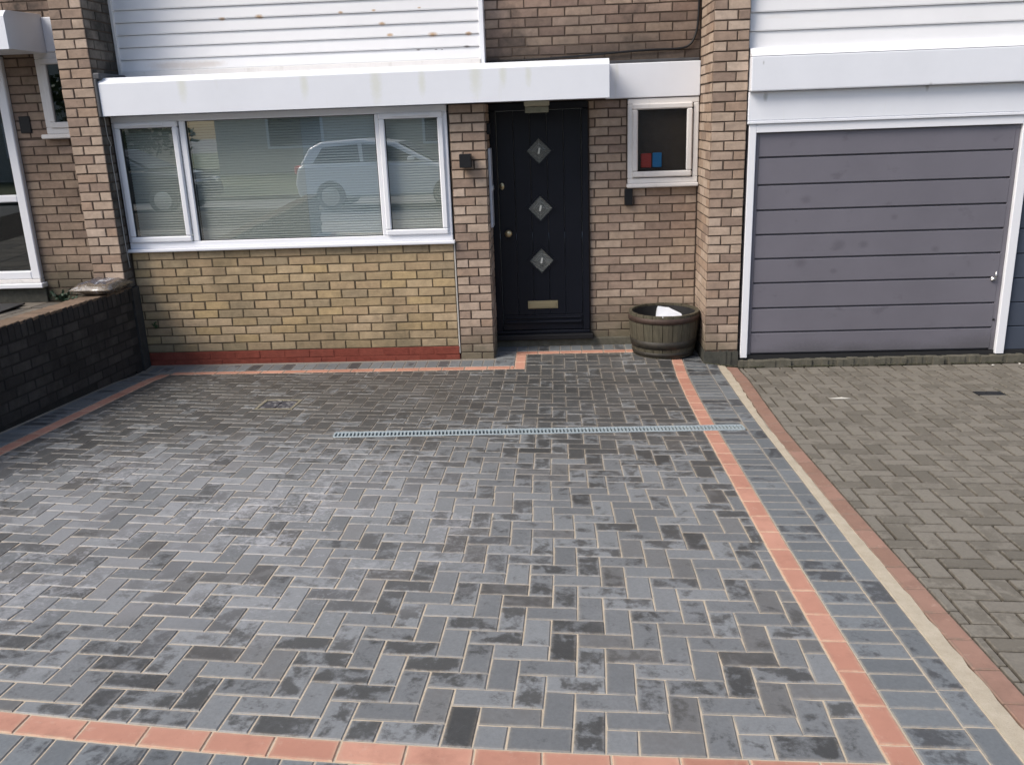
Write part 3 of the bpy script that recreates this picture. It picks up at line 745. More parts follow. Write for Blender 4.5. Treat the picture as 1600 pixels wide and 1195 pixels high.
# ------------------------------------------------------------------ main window
def frame_ring(name,mat,x0,x1,z0,z1,w,yf,yb,parent,bev=.006,wb=None):
    wb=wb or w
    m=MB(); m.box(x0,x1,yf,yb,z0,z0+wb,bev=bev).box(x0,x1,yf,yb,z1-w,z1,bev=bev).box(x0,x0+w,yf,yb,z0+wb,z1-w,bev=bev).box(x1-w,x1,yf,yb,z0+wb,z1-w,bev=bev)
    return m.build(name,mat,parent)
mw=empty('window',(0,0,0)); mw.parent=house; mw['label']='wide white three light window'
frame_ring('frame',MAT['upvc'],-3.716,-.886,1.098,2.206,.055,.0,.07,mw,wb=.055)
box('mullion',MAT['upvc'],(-3.142,-3.088,-.002,.072,1.153,2.151),mw,bev=.008); box('mullion',MAT['upvc'],(-1.488,-1.450,-.002,.072,1.153,2.151),mw,bev=.008)
for x0,x1 in ((-3.69,-3.150),(-1.452,-.918)):
    frame_ring('sash',MAT['upvc'],x0,x1,1.155,2.155,.048,-.022,.03,mw,bev=.009)
    frame_ring('seal',MAT['seal'],x0+.046,x1-.046,1.201,2.109,.005,-.008,.02,mw,bev=0)
    pane('glass_pane',MAT['glass'],x0+.046,x1-.046,.006,1.20,2.11,mw)
    c=(x0+x1)/2; box('trickle_vent',MAT['upvc'],(c-.15,c+.16,-.036,-.022,2.124,2.140),mw,bev=.004)
frame_ring('seal',MAT['seal'],-3.088,-1.488,1.153,2.151,.006,.012,.04,mw,bev=0)
pane('glass_pane',MAT['glass'],-3.088,-1.488,.026,1.150,2.155,mw)
box('sill',MAT['upvc'],(-3.735,-.868,-.045,.06,1.073,1.100),mw,bev=.008,seg=2)
# room behind
m=MB(); m.box(-3.72,-.88,1.6,1.62,.9,2.3).box(-3.74,-3.72,.08,1.6,.9,2.3).box(-.88,-.86,.08,1.6,.9,2.3).box(-3.72,-.88,.08,1.6,2.28,2.30).box(-3.72,-.88,.10,1.6,.9,1.10)
m.build('room_shell',MAT['room'],house)
blindinfo=[((-3.64,-3.12),'narrow white venetian blind in the left light of the wide window'),((-3.08,-2.13),'broad white venetian blind behind the left part of the middle glass'),((-2.129,-1.50),'bluish white venetian blind behind the right part of the middle glass'),((-1.43,-.93),'narrow white venetian blind in the right light beside the door pier')]
for (a,b),lab in blindinfo:
    e=empty('window_blind',(a,.09,1.15),label=lab,cat='blind',group='blinds behind the wide window')
    m=MB(); z=1.16; k=0
    while z<2.14:
        m.box(a,b,.060,.083,z,z+.0012,rot=Matrix.Rotation(radians(55),3,'X')); z+=.0215; k+=1
    o=m.build('slat',MAT['blind2'] if a==-2.129 else MAT['blind']); o['kind']='stuff'; o.parent=e; o.matrix_parent_inverse=Matrix.Translation((-a,-.09,-1.15))
    o2=box('head_rail',MAT['blind'],(a,b,.056,.088,2.14,2.17)); o2.parent=e; o2.matrix_parent_inverse=Matrix.Translation((-a,-.09,-1.15))
# ------------------------------------------------------------------ small window right of door
sw=empty('window',(0,0,0)); sw.parent=house; sw['label']='small white window with dark obscure glass'
frame_ring('frame',MAT['oldwhite'],.628,1.234,1.492,2.200,.045,.395,.46,sw)
frame_ring('sash',MAT['oldwhite'],.664,1.180,1.545,2.160,.05,.375,.42,sw,bev=.010)
frame_ring('seal',MAT['seal'],.712,1.132,1.593,2.112,.006,.392,.41,sw,bev=0)
pane('glass_pane',MAT['obscure'],.712,1.132,.402,1.593,2.112,sw)
box('sill',MAT['oldwhite'],(.618,1.238,.355,.45,1.458,1.492),sw,bev=.008)
m=MB(); m.box(.64,1.23,.95,.97,1.4,2.3).box(.62,.64,.46,.95,1.4,2.3).box(1.22,1.24,.46,.95,1.4,2.3).box(.64,1.22,.46,.95,2.25,2.3).box(.64,1.22,.46,.95,1.4,1.55); m.build('room_shell',MAT['dark'],house)
RED=plain('red_box',(.75,.07,.05),.4); BLU=plain('blue_box',(.03,.32,.72),.4)
def tin(name,mat,x0,x1,z0,z1,lab):
    o=MB().box(x0,x1,.412,.44,z0,z1,bev=.006).build(name,mat); tag(o,lab,'box')
    return o
tin('cardboard_box',RED,.745,.835,1.625,1.745,'small red box on the inner sill of the dark small window')
tin('cardboard_box',BLU,.845,.925,1.625,1.748,'small blue box beside the red one on the inner sill of the small window')
# ------------------------------------------------------------------ front door
fd=empty('front_door',(0,0,0)); fd.parent=house; fd['label']='black front door with three diamond panes'
frame_ring('door_frame',MAT['door'],-.570,.288,.165,2.200,.058,.392,.46,fd,bev=.006,wb=.03)
bx=[-.508,-.362,-.218,-.072,.072,.226]
for a,b in zip(bx,bx[1:]):
    MB().box(a+.0015,b-.0015,.418,.45,.34,2.135,bev=.004).build('door_board',MAT['door'],fd)
box('bottom_rail',MAT['door'],(-.508,.226,.414,.45,.20,.338),fd,bev=.004)
box('weather_bar',MAT['door'],(-.495,.215,.392,.418,.262,.285),fd,bev=.006); box('weather_bar',MAT['door'],(-.485,.208,.402,.418,.305,.320),fd,bev=.005)
for i,z in enumerate((1.797,1.304,.838)):
    fr=MB(); gl=MB(); cx=-.142; s=.112; t=.016
    for k in range(4):
        a0=k*pi/2; a1=(k+1)*pi/2
        p0,p1=(cx+s*cos(a0)*1.0,z+s*1.02*sin(a0)),(cx+s*cos(a1),z+s*1.02*sin(a1))
        q0,q1=(cx+(s+t)*1.05*cos(a0),z+(s+t)*1.05*sin(a0)),(cx+(s+t)*1.05*cos(a1),z+(s+t)*1.05*sin(a1))
        fr.prism([(p0[0],.404,p0[1]),(p1[0],.404,p1[1]),(q1[0],.404,q1[1]),(q0[0],.404,q0[1])],(0,.016,0))
    d=fr.build('diamond_frame',MAT['door'],fd)
    gl.prism([(cx+.106,.413,z),(cx,.413,z+.108),(cx-.106,.413,z),(cx,.413,z-.108)],(0,.004,0)); gl.build('diamond_pane',MAT['leadglass'],d)
    cm=MB(); 
    for k in range(4):
        a=k*pi/2; p=(cx+.10*cos(a),z+.10*sin(a)); cm.tube([(cx+.035*cos(a),.411,z+.04*sin(a)),(p[0],.411,p[1])],.0014,5)
        b=a+pi/2; 
        for rr in (.038,.062): cm.tube([(cx+rr*cos(a),.411,z+rr*1.05*sin(a)),(cx+rr*cos(b),.411,z+rr*1.05*sin(b))],.0013,5)
    cm.build('lead_strip',MAT['came'],d)
    st=MB(); st.prism([(cx-.012,.408,z-.022),(cx+.004,.408,z-.026),(cx+.014,.408,z+.024),(cx-.001,.408,z+.028)],(0,.004,0)); st.build('bevelled_piece',plain('bevel_%d'%i,(.62,.62,.56),.1),d)
m=MB(); m.lathe([(0,0),(.017,0),(.017,.02),(.013,.035),(.030,.048),(.034,.062),(.028,.078),(.012,.085),(0,.086)],n=24)
k=m.build('door_knob',MAT['brass'],fd,True); k.rotation_euler=(pi/2,0,0); k.location=(-.430,.418,1.095)
m=MB(); m.lathe([(0,0),(.021,0),(.021,.006),(.016,.010),(.009,.010),(.009,.014),(0,.014)],n=20)
k=m.build('lock',MAT['brass'],fd,True); k.rotation_euler=(pi/2,0,0); k.scale=(1,1.5,1); k.location=(-.476,.418,1.505)
box('letterbox_plate',MAT['brass'],(-.277,-.002,.408,.418,.398,.470),fd,bev=.003); box('letterbox_flap',MAT['brass'],(-.262,-.017,.402,.409,.408,.455),fd,bev=.004)
box('threshold',MAT['black'],(-.572,.318,.345,.46,.118,.166),fd,bev=.006)
box('door_step',MAT['concrete'],(-.572,1.238,.405,.47,-.02,.116),house,bev=.008)
# ------------------------------------------------------------------ left neighbour's trim
canopy('canopy',MAT['white'],-6.9,-4.375,-.16,.40,2.752,3.02,lhouse)
MB().box(-4.374,-4.002,.385,.436,2.765,3.045,bev=.006).build('fascia',MAT['white'],lhouse)
sw2=empty('window',(0,0,0)); sw2.parent=lhouse; sw2['label']='small white window half hidden behind the brick pillar'
frame_ring('frame',MAT['oldwhite'],-4.500,-4.004,2.085,2.765,.055,.392,.46,sw2)
frame_ring('sash',MAT['oldwhite'],-4.450,-4.05,2.135,2.715,.05,.375,.42,sw2)
box('glass_pane',MAT['darkglass'],(-4.40,-4.10,.396,.40,2.185,2.665),sw2,bev=0); box('sill',MAT['oldwhite'],(-4.535,-4.003,.345,.45,2.045,2.084),sw2,bev=.008)
box('window_backing',MAT['dark'],(-4.5,-4.0,.50,.52,2.0,2.8),sw2,bev=0)
gd=empty('glazed_door',(0,0,0)); gd.parent=lhouse; gd['label']='tall white framed glazed door with dark glass'
m=MB(); m.box(-4.885,-4.802,.385,.47,.80,2.75,bev=.008).box(-6.6,-4.885,.385,.47,.80,.875,bev=.008).box(-6.6,-4.885,.387,.468,1.505,1.568,bev=.008).box(-6.6,-4.885,.387,.468,2.68,2.75,bev=.008); m.build('frame',MAT['upvc'],gd)
box('glass_pane',MAT['darkglass'],(-6.6,-4.885,.420,.426,.875,1.505),gd,bev=0); box('glass_pane',MAT['darkglass'],(-6.6,-4.885,.420,.426,1.568,2.68),gd,bev=0)
box('sill',MAT['upvc'],(-6.6,-4.772,.34,.47,.722,.765),gd,bev=.006); box('rail',MAT['oldwhite'],(-6.6,-4.80,.372,.47,.767,.799),gd,bev=.004)
box('room_shell',MAT['dark'],(-6.6,-4.8,.9,.92,.6,2.8),lhouse,bev=0)
box('base_course',MAT['dirtyfoot'],(-6.6,-4.78,.40,.5,.50,.722),lhouse,bev=.004)
box('air_vent',MAT['black'],(-4.755,-4.655,.420,.436,2.10,2.245),lhouse,bev=.004)
# ------------------------------------------------------------------ garage side
box('fascia',MAT['white'],(1.530,7.4,-.235,.0,2.212,2.470),rhouse,bev=.010,seg=2)
m=MB(); m.prism([(1.530,-.235,2.472),(1.530,-.225,2.482),(1.530,-.15,2.535),(1.530,-.05,2.54),(1.530,-.05,2.472)],(5.87,0,0)); m.build('fascia_capping',MAT['upvc'],rhouse)
box('lower_board',MAT['white'],(1.529,7.4,-.172,.0,1.990,2.210),rhouse,bev=.006); box('drip_lip',MAT['white'],(1.529,7.4,-.180,-.02,1.966,1.989),rhouse,bev=.004)
cladding(rhouse,1.532,7.4,-.10,[2.52+.137*i for i in range(8)]); box('cladding_backing',MAT['clad'],(1.525,7.4,-.07,.1,2.45,5.3),rhouse)
gfr=MB(); gfr.box(1.545,1.604,-.165,-.05,.045,1.965,bev=.004).box(3.672,3.742,-.165,-.05,.035,1.965,bev=.004).box(1.604,3.672,-.163,-.05,1.898,1.965,bev=.004).box(3.742,7.4,-.163,-.05,1.898,1.965,bev=.004)
gfr.build('garage_frame',MAT['upvc'],rhouse)
gdr=empty('garage_door',(0,0,0)); gdr.parent=rhouse; gdr['label']='mauve grey garage door of nine horizontal panels'
gx0,gx1=1.608,3.668
box('door_skin',MAT['garage'],(gx0,gx1,-.104,-.08,.062,1.895),gdr,bev=.002)
gz=[1.893,1.697,1.480,1.277,1.078,.879,.675,.461,.251,.066]
for a,b in zip(gz[1:],gz):
    m=MB(); x0,x1=gx0+.030,gx1-.038; t=.012
    m.prism([(x0,-.134,a+.016),(x0,-.134,b-.004),(x0,-.131,b-.001),(x0,-.100,b-.001),(x0,-.100,a+.012)],(x1-x0,0,0)); m.build('garage_panel',MAT['garage'],gdr)
box('side_stile',MAT['garage'],(gx0+.002,gx0+.029,-.132,-.104,.064,1.893),gdr,bev=.002); box('side_stile',MAT['garage'],(gx1-.037,gx1-.002,-.132,-.104,.064,1.893),gdr,bev=.002)
m=MB(); m.lathe([(0,0),(.020,0),(.020,.008),(.009,.012),(.009,.030),(0,.030)],n=16); k=m.build('door_handle',MAT['chrome'],gdr,True); k.rotation_euler=(pi/2,0,0); k.location=(3.592,-.132,.672)
m=MB(); m.tube([(3.600,-.152,.660),(3.603,-.160,.690),(3.604,-.160,.735)],.006,8).tube([(3.570,-.150,.664),(3.600,-.155,.668)],.006,8); m.build('handle_lever',MAT['chrome'],gdr,True)
m=MB(); m.lathe([(0,0),(.011,0),(.009,.006),(0,.006)],n=12); k=m.build('lock',MAT['black'],gdr,True); k.rotation_euler=(pi/2,0,0); k.location=(3.640,-.132,.325)
gd2=empty('garage_door',(0,0,0)); gd2.parent=rhouse; gd2['label']='dark navy garage door at the right edge'
for k in range(9): MB().box(3.746,6.0,-.125,-.1,.06+k*.2035,.06+(k+1)*.2035-.006,bev=.005).build('garage_panel',MAT['navy'],gd2)
box('garage_back',MAT['dark'],(1.53,7.4,-.078,.3,-.1,2.0),rhouse,bev=0)
# concrete sill with crumbled edge
m=MB(); xs=rng(1.528,6.8,120)
for a,b in zip(xs,xs[1:]):
    d=-.175-.03*rnd(); m.box(a,b+.001,d,-.08,-.08,.018+.012*rnd())
m.build('concrete_sill',MAT['concrete'],rhouse)
box('bottom_gap',MAT['seal'],(1.545,6.8,-.135,-.07,.020,.060),rhouse,bev=0)
MOSS=plain('moss_and_dirt',(.040,.040,.022),.95,nz=.5,nscale=60)
def crumbs(name,pts,n,r,lab,seed):
    rs=random.Random(seed); bm=bmesh.new()
    for k in range(n):
        t=rs.random()*(len(pts)-1); i=int(t); f=t-i; p=Vector(pts[i]).lerp(Vector(pts[i+1]),f)
        if sin(p.x*9+seed)+sin(p.x*23)+rs.random()*1.6<.5: continue
        x=p.x+(rs.random()-.5)*.02; y=p.y+(rs.random()-.5)*.022; s_=r*(.4+rs.random())
        g=bmesh.ops.create_icosphere(bm,subdivisions=1,radius=s_)['verts']
        for v in g: v.co=Vector((v.co.x*(1+rs.random()*.5)+x,v.co.y+y,v.co.z*.55+Hg(x,y)+.001))
    me=bpy.data.meshes.new(name); bm.to_mesh(me); bm.free(); tag(link(name,me,MOSS),lab,'moss',kind='stuff')
crumbs('moss',[(1.53,-.208,0),(6.0,-.208,0)],900,.009,'dark moss and crumbs along the foot of the garage sill',1)
crumbs('moss',[(1.25,-.185,0),(1.52,-.185,0)],120,.008,'dark moss and dirt at the foot of the brick pillar',2)
# ------------------------------------------------------------------ fittings
def put(o,**k): return tag(o,**k)
wlp=empty('wall_light',(-.741,0,1.755),label='black cube wall light on the brick pier left of the door',cat='wall light')
o=box('lamp_body',MAT['black'],(-.048,.048,-.105,-.012,-.055,.055),wlp,bev=.003); box('back_plate',MAT['black'],(-.035,.035,-.013,0,-.04,.04),wlp,bev=0)
ks=empty('key_safe',(.637,.43,1.38),label='slim black key safe under the small window',cat='key safe')
box('lid',MAT['black'],(-.036,.036,-.045,-.006,-.070,.070),ks,bev=.006,seg=2); box('back_plate',MAT['black'],(-.032,.032,-.008,0,-.066,.066),ks,bev=0)
pl_=empty('porch_light',(-.146,.17,2.212),label='beige bulkhead porch light under the canopy above the front door',cat='porch light')
box('base',MAT['lens'],(-.105,.105,-.055,.055,-.045,.0),pl_,bev=.008); box('diffuser',plain('frosted_lens',(.24,.24,.18),.15,nz=.2,nscale=30),(-.100,.100,-.050,.050,-.098,-.046),pl_,bev=.012,seg=2)
mbx=empty('wall_panel',(-.568,.22,1.51),label='tall slim white panel fixed to the pier reveal beside the black door',cat='panel')
box('panel_body',plain('silver_white',(.55,.57,.62),.3),(.0,.022,-.11,.09,-.33,.33),mbx,bev=.004); box('panel_edge',MAT['black'],(-.002,.010,.09,.12,-.33,.33),mbx,bev=0)
box('panel_clip',plain('pale_plastic',(.62,.64,.68),.3),(.022,.030,-.08,.06,-.02,.02),mbx,bev=.002)
o=box('bell_box',MAT['black'],(-.568,-.540,.10,.19,1.955,2.045)); tag(o,'small black box high on the pier reveal above the white panel','bell box')
# cable on upper wall
m=MB(); pts=[(1.205,.415,3.7),(1.215,.415,3.1),(1.21,.415,2.80),(1.185,.412,2.68),(1.14,.412,2.615),(1.05,.412,2.590),(.8,.41,2.588),(.5,.41,2.576),(.1,.41,2.556),(-.3,.41,2.545),(-.56,.41,2.545)]
def smooth(p,n=6):
    out=[]; p=[Vector(q) for q in p]
    for i in range(len(p)-1):
        a=p[max(i-1,0)];b=p[i];c=p[i+1];d=p[min(i+2,len(p)-1)]
        for k in range(n):
            t=k/n; out.append(.5*((2*b)+(c-a)*t+(2*a-5*b+4*c-d)*t*t+(3*b-a-3*c+d)*t**3))
    return out+[p[-1]]
o=m.tube(smooth(pts),.009,8).build('cable',MAT['black'],None,True); tag(o,'thick black cable bending along the upper brick wall above the front door','cable')
m=MB(); o=m.tube(smooth([(-3.712,-.10,2.2),(-3.712,-.095,2.05),(-3.712,-.06,1.98),(-3.712,-.09,1.93),(-3.712,-.08,1.6),(-3.712,-.085,1.2),(-3.712,-.07,.95)]),.003,6).build('cable',plain('grey_cable',(.45,.44,.42),.5),None,True); tag(o,'thin pale cable running down the dark reveal left of the wide window','cable')
# ------------------------------------------------------------------ drain channel
L=(DR-DL).length; ang=math.atan2(dd.y,dd.x); mid=(DL+DR)/2
zl,zr=Hg(DL.x,DL.y),Hg(DR.x,DR.y)
dr=empty('channel_drain',(DL.x,DL.y,0),label='long galvanised slotted channel drain crossing the charcoal block drive',cat='drain')
X=Vector((dd.x*L,dd.y*L,zr-zl)).normalized(); Yv=Vector((dn.x,dn.y,0)); Zv=X.cross(Yv)
MD=Matrix((X,Yv,Zv)).transposed().to_4x4(); MD.translation=(DL.x,DL.y,zl+.001); dr.matrix_world=MD
for s in (-1,1): box('edge_rail',MAT['galv'],(0,L,min(s*.034,s*.050),max(s*.034,s*.050),-.018,.0025),dr,bev=.0015)
m=MB(); nb=112
for i in range(nb+1):
    x=L*i/nb; m.box(x-.0052,x+.0052,-.035,.035,-.014,0.0015)
o=m.build('grate_bar',MAT['galv'],dr); o['kind']='stuff'
MB().box(0,L,-.052,.052,-.09,-.05).build('channel_body',MAT['dark'],dr)
# ------------------------------------------------------------------ covers
ic=empty('inspection_cover',(-2.06,-1.4825,Hg(-2.06,-1.48)),label='square recessed inspection cover edged with sandy mortar in the charcoal drive',cat='cover')
ic.matrix_world=ground_M(-2.06,-1.4825,jz=0,jt=0)
frame_m=MB(); 
for b in ((-.138,.138,-.14,-.120),(-.138,.138,.120,.14),(-.138,-.118,-.12,.12),(.118,.138,-.12,.12)): frame_m.box(b[0],b[1],b[2],b[3],-.02,.0015+.001*rnd(),bev=.002)
frame_m.build('mortar_edge',sand_mat('yellow_mortar',(.17,.155,.11),(.30,.27,.20)),ic)
q=NM('patterned_cover'); vo=q.n('ShaderNodeTexVoronoi'); vo.inputs['Scale'].default_value=26; q.l(q.pos(),vo.inputs['Vector'])
q.out(q.mix(q.mr(vo.outputs['Distance'],.28,.42),(.24,.235,.23),(.045,.045,.055)),.6); 
for (a,b,c,d) in ((-.116,-.002,-.118,-.003),(.002,.116,-.118,-.003),(-.116,-.002,.003,.118),(.002,.116,.003,.118)): box('cover_block',q.m,(a,b,c,d,-.02,-.002+.001*rnd()),ic,bev=.004)
gy=empty('gully_cover',(3.175,-1.16,0),label='small black rectangular gully cover in the grey block drive',cat='cover')
gy.matrix_world=ground_M(3.175,-1.16,jz=0,jt=0); box('cover_plate',MAT['black'],(-.100,.100,-.050,.050,-.02,-.001),gy,bev=.003); box('lift_tab',MAT['seal'],(-.03,.03,-.012,.012,-.001,.001),gy,bev=0)
# ------------------------------------------------------------------ barrel planter
bx_,by_,bz_=.925,.118,Hg(.925,-.05)+.002
brl=empty('barrel_planter',(bx_,by_,bz_),label='half barrel planter of grey green staves with rusty hoops beside the brick pillar',cat='planter')
q=NM('stave_wood'); v=q.stretch(q.pos(),(1,1,.12)); r=q.rnd()
c=q.mix(q.mr(q.noise(55,5,.7,vec=v),.3,.7),(.040,.036,.022),(.098,.086,.056)); c=q.mix(q.math('MULTIPLY',r,.45),c,(.070,.056,.036)); q.bump(q.noise(110,4,.7,vec=v),.6,.002); WOOD=q.out(c,.8)
q=NM('rusty_hoop'); HOOP=q.out(q.mix(q.mr(q.noise(28,5,.7),.35,.65),(.040,.024,.018),(.066,.040,.030)),.65,.2)
q=NM('dark_wet_hoop'); HOOP2=q.out(q.mix(q.mr(q.noise(28,5,.7),.35,.65),(.016,.014,.010),(.032,.026,.018)),.6,.1)
br=lambda z: .262+.040*sin(min(1,z/.38)*pi*.56)+.002      # outside radius
NS=22
for i in range(NS):
    a0=2*pi*i/NS+.008; a1=2*pi*(i+1)/NS-.008; zs=[0,.06,.12,.2,.28,.34,.378+.003*rnd()]; m=MB()
    dr_=.0015*(rnd()-.5)
    vo_=[];
    for z in zs:
        for (rr,a) in ((br(z)+dr_,a0),(br(z)+.0015+dr_,(a0+a1)/2),(br(z)+dr_,a1),(br(z)-.024,a1),(br(z)-.024,a0)):
            vo_.append(m.bm.verts.new((rr*cos(a),rr*sin(a),z)))
    for k in range(len(zs)-1):
        for j in range(5): m.bm.faces.new([vo_[k*5+j],vo_[k*5+(j+1)%5],vo_[(k+1)*5+(j+1)%5],vo_[(k+1)*5+j]])
    m.bm.faces.new(vo_[:5][::-1]); m.bm.faces.new(vo_[-5:]); m.build('stave',WOOD,brl)
for nm,z0,z1,mt in (('hoop',.308,.356,HOOP),('hoop',.082,.150,HOOP2),('hoop',.012,.050,HOOP2)):
    MB().lathe([(br(z0)+.0015,z0),(br(z0)+.0055,z0+.001),(br(z1)+.0055,z1-.001),(br(z1)+.0015,z1)],n=64).build(nm,mt,brl,True)
m=MB(); m.lathe([(0,0.14),(.15,.145),(.236,.14),(.262,.26),(.2735,.362)],n=40); m.build('shade_liner',plain('inner_shade_black',(.010,.010,.011),.7),brl,True)  # black lining added to stand in for the shade inside the barrel
# white carrier bag in the barrel
def crumple(name,mat,loc,sx,sy,sz,rz,seed,lab,cat,flat=.0):
    bm=bmesh.new(); bmesh.ops.create_icosphere(bm,subdivisions=4,radius=1)
    rs=random.Random(seed); from mathutils import noise
    for v in bm.verts:
        p=v.co.copy(); n=noise.noise(p*2.1+Vector((seed,0,0)))*.28+noise.noise(p*5+Vector((0,seed,0)))*.12
        cr=abs(noise.noise(p*3.3+Vector((seed,seed,0))))*.25
        v.co=p*(1+n-cr); v.co.x*=sx; v.co.y*=sy; v.co.z*=sz
    me=bpy.data.meshes.new(name); bm.to_mesh(me); bm.free()
    o=link(name,me,mat); o.location=loc; o.rotation_euler=rz; return tag(o,lab,cat)
PLA=plain('white_polythene',(.72,.74,.78),.28,bump=.004)
crumple('plastic_bag',PLA,(bx_-.01,by_-.05,bz_+.250),.20,.17,.045,(0,0,.3),3,'crumpled white plastic bag lying inside the barrel planter','bag')
bm=MB(); bm.prism([(-.10,0,-.02),(.15,.02,-.01),(.13,.02,.035),(.02,.015,.095),(-.075,0,.105)],(0,.07,.0)); o=bm.build('plastic_sheet',PLA); o.location=(bx_+.030,by_-.005,bz_+.312); o.rotation_euler=(radians(-30),0,.05)
sb=o.modifiers.new('s','SUBSURF'); sb.levels=2; sb.render_levels=2; sb.subdivision_type='SIMPLE'
tx=bpy.data.textures.new('crease','CLOUDS'); tx.noise_scale=.05; dm=o.modifiers.new('d','DISPLACE'); dm.texture=tx; dm.strength=.010
tag(o,'stiff folded white plastic sheet standing up out of the barrel planter','plastic sheet')
# ------------------------------------------------------------------ bag of aggregate on the wall
def sack():
    N=28; Mn=18; v=[];f=[]
    from mathutils import noise
    for side in (1,-1):
        for j in range(Mn+1):
            for i in range(N+1):
                u=2*i/N-1; t=2*j/Mn-1
                h=(max(0,1-abs(u)**2.6))**.55*(max(0,1-abs(t)**2.4))**.55
                z=side*.062*h+ (noise.noise(Vector((u*3,t*3,side)))*.016+noise.noise(Vector((u*8,t*8,side)))*.006)*h
                k=1-.06*(1-abs(t))*abs(u)**6
                v.append((u*.30*k,t*.160*(1-.05*(1-abs(u))*abs(t)**6),z))
    n=(Mn+1)*(N+1)
    for s in (0,1):
        for j in range(Mn):
            for i in range(N):
                a=s*n+j*(N+1)+i; q=(a,a+1,a+N+2,a+N+1); f.append(q if s==0 else q[::-1])
    return mesh_from('sack',v,f,True)
q=NM('printed_polythene'); tc=q.objc(); sx=q.n('ShaderNodeSeparateXYZ'); q.l(tc,sx.inputs[0])
X_,Y_=sx.outputs[0],sx.outputs[1]
def band(a,lo,hi): return q.math('MULTIPLY',q.math('GREATER_THAN',a,lo),q.math('LESS_THAN',a,hi))
blue=q.math('MULTIPLY',band(X_,-.20,.16),band(Y_,-.10,.13)); wh=q.math('MULTIPLY',band(Y_,-.075,-.025),band(X_,-.14,.15)); wh2=q.math('MULTIPLY',band(Y_,-.056,-.044),band(X_,-.10,.11))
c=q.mix(q.mr(q.noise(60,4,.7),.35,.65),(.12,.095,.070),(.20,.165,.125)); c=q.mix(blue,c,(.040,.060,.10)); c=q.mix(wh,c,(.62,.66,.72)); c=q.mix(wh2,c,(.10,.14,.24))
q.bump(q.noise(35,4,.7,vec=q.stretch(q.pos(),(1,2.5,1))),.8,.010); q.b.inputs['Coat Weight'].default_value=1.0; q.b.inputs['Coat Roughness'].default_value=.12; c=q.mix(q.mr(q.noise(22,4,.7,vec=q.stretch(q.pos(),(2.2,.8,1))),.54,.70,0,.7),c,(.50,.52,.56)); SACK=q.out(c,.15,spec=1.0)  # pale streaks are plastic glare painted into the sack colour
o=link('sand_sack',sack(),SACK); o.location=(-3.795,-.43,.856); o.rotation_euler=(radians(2),radians(3),radians(97)); tag(o,'clear sack of brown aggregate with blue and white print on the boundary wall end','sack')
# ------------------------------------------------------------------ small plants
LEAF=plain('leaf_green',(.045,.085,.028),.6,nz=.3,nscale=40); LEAF2=plain('dark_leaf_green',(.018,.045,.022),.6,nz=.3,nscale=40)
def sprig(name,loc,n,size,spread,mat,lab,up=1.0,seed=1,face=(0,-1,0)):
    rs=random.Random(seed); e=empty(name,loc,label=lab,cat='plant'); m=MB(); st=MB()
    for k in range(n):
        a=rs.random()*2*pi; d=Vector((cos(a)*spread*rs.random(),sin(a)*spread*rs.random()*.6,up*size*(.4+rs.random()))) + Vector(face)*size*.4
        b=Vector((0,0,0)); st.tube([b,d*.6,d],.0015,5)
        for s in range(3):
            p=d*(.5+.25*s); w_=Vector((rs.random()-.5,rs.random()-.5,rs.random()*.6)).normalized()*size*.55; s_=w_.orthogonal().normalized()*size*.16
            vs=[m.bm.verts.new(p),m.bm.verts.new(p+w_*.5+s_),m.bm.verts.new(p+w_),m.bm.verts.new(p+w_*.5-s_)]; m.bm.faces.new(vs)
    m.build('leaf',mat,e)['kind']='stuff'; st.build('stem',mat,e)['kind']='stuff'
sprig('weed',(-3.60,-.004,.385),6,.05,.03,LEAF,'small green weed sprouting from a joint of the yellow brick wall',seed=3)
sprig('shrub',(-4.58,.34,.58),24,.085,.16,LEAF2,'dark green low plant behind the boundary wall beside the white sill',seed=5)
# ------------------------------------------------------------------ left neighbour's patio
def zn(x,y): return .585-.045*min(0,y)
pat=sheet('neighbour_patio',MAT['nbjoint'],rng(-9,-3.84,10),rng(-6.2,.5,20),-.004,zf=zn,kind='structure')
SL=[plain('patio_slab_%d'%i,c,.8,nz=.12,nscale=9,bump=.003) for i,c in enumerate([(.12,.105,.085),(.095,.085,.072),(.14,.122,.098)])]
PP=Pieces(); 
for a in range(8):
    for b in range(16):
        x=-3.86-.45*a-.225; y=.38-.30*b-.15; M=Matrix.Rotation(-.045,4,'X'); M.translation=(x,y,zn(x,y)+.002+(rnd()-.5)*.002)
        PP.add('slab',pat,random.choice(SL),slab(rect(.44,.29),.02,jit=.003),M,size=.12)
PP.flush()
o=MB().box(-5.85,-4.88,-.28,.20,.0,.014,bev=.004).build('door_mat',MAT['seal']); o.location=(0,0,.600); tag(o,'black door mat in front of the left neighbour glazed door','mat')
# ------------------------------------------------------------------ debris
def scrap(x,y,l,w_,rz,lab,mat):
    m=MB(); m.prism([(-l/2,0,0),(-l*.1,-w_/2,.003),(l/2,-w_*.1,.002),(l*.1,w_/2,.006)],(0,0,.0015)); o=m.build('scrap',mat); o.location=(x,y,Hg(x,y)+.002); o.rotation_euler=(0,0,rz); tag(o,lab,'litter')
PAP=plain('pale_scrap',(.60,.58,.52),.7)
scrap(2.03,-1.33,.16,.03,-.1,'thin pale scrap lying on the grey block drive in front of the garage',PAP)
scrap(3.60,-.30,.035,.02,.4,'tiny white scrap near the foot of the white garage post, left one',PAP)
scrap(3.83,-.27,.035,.02,.9,'tiny white scrap near the navy garage door, right one',PAP)
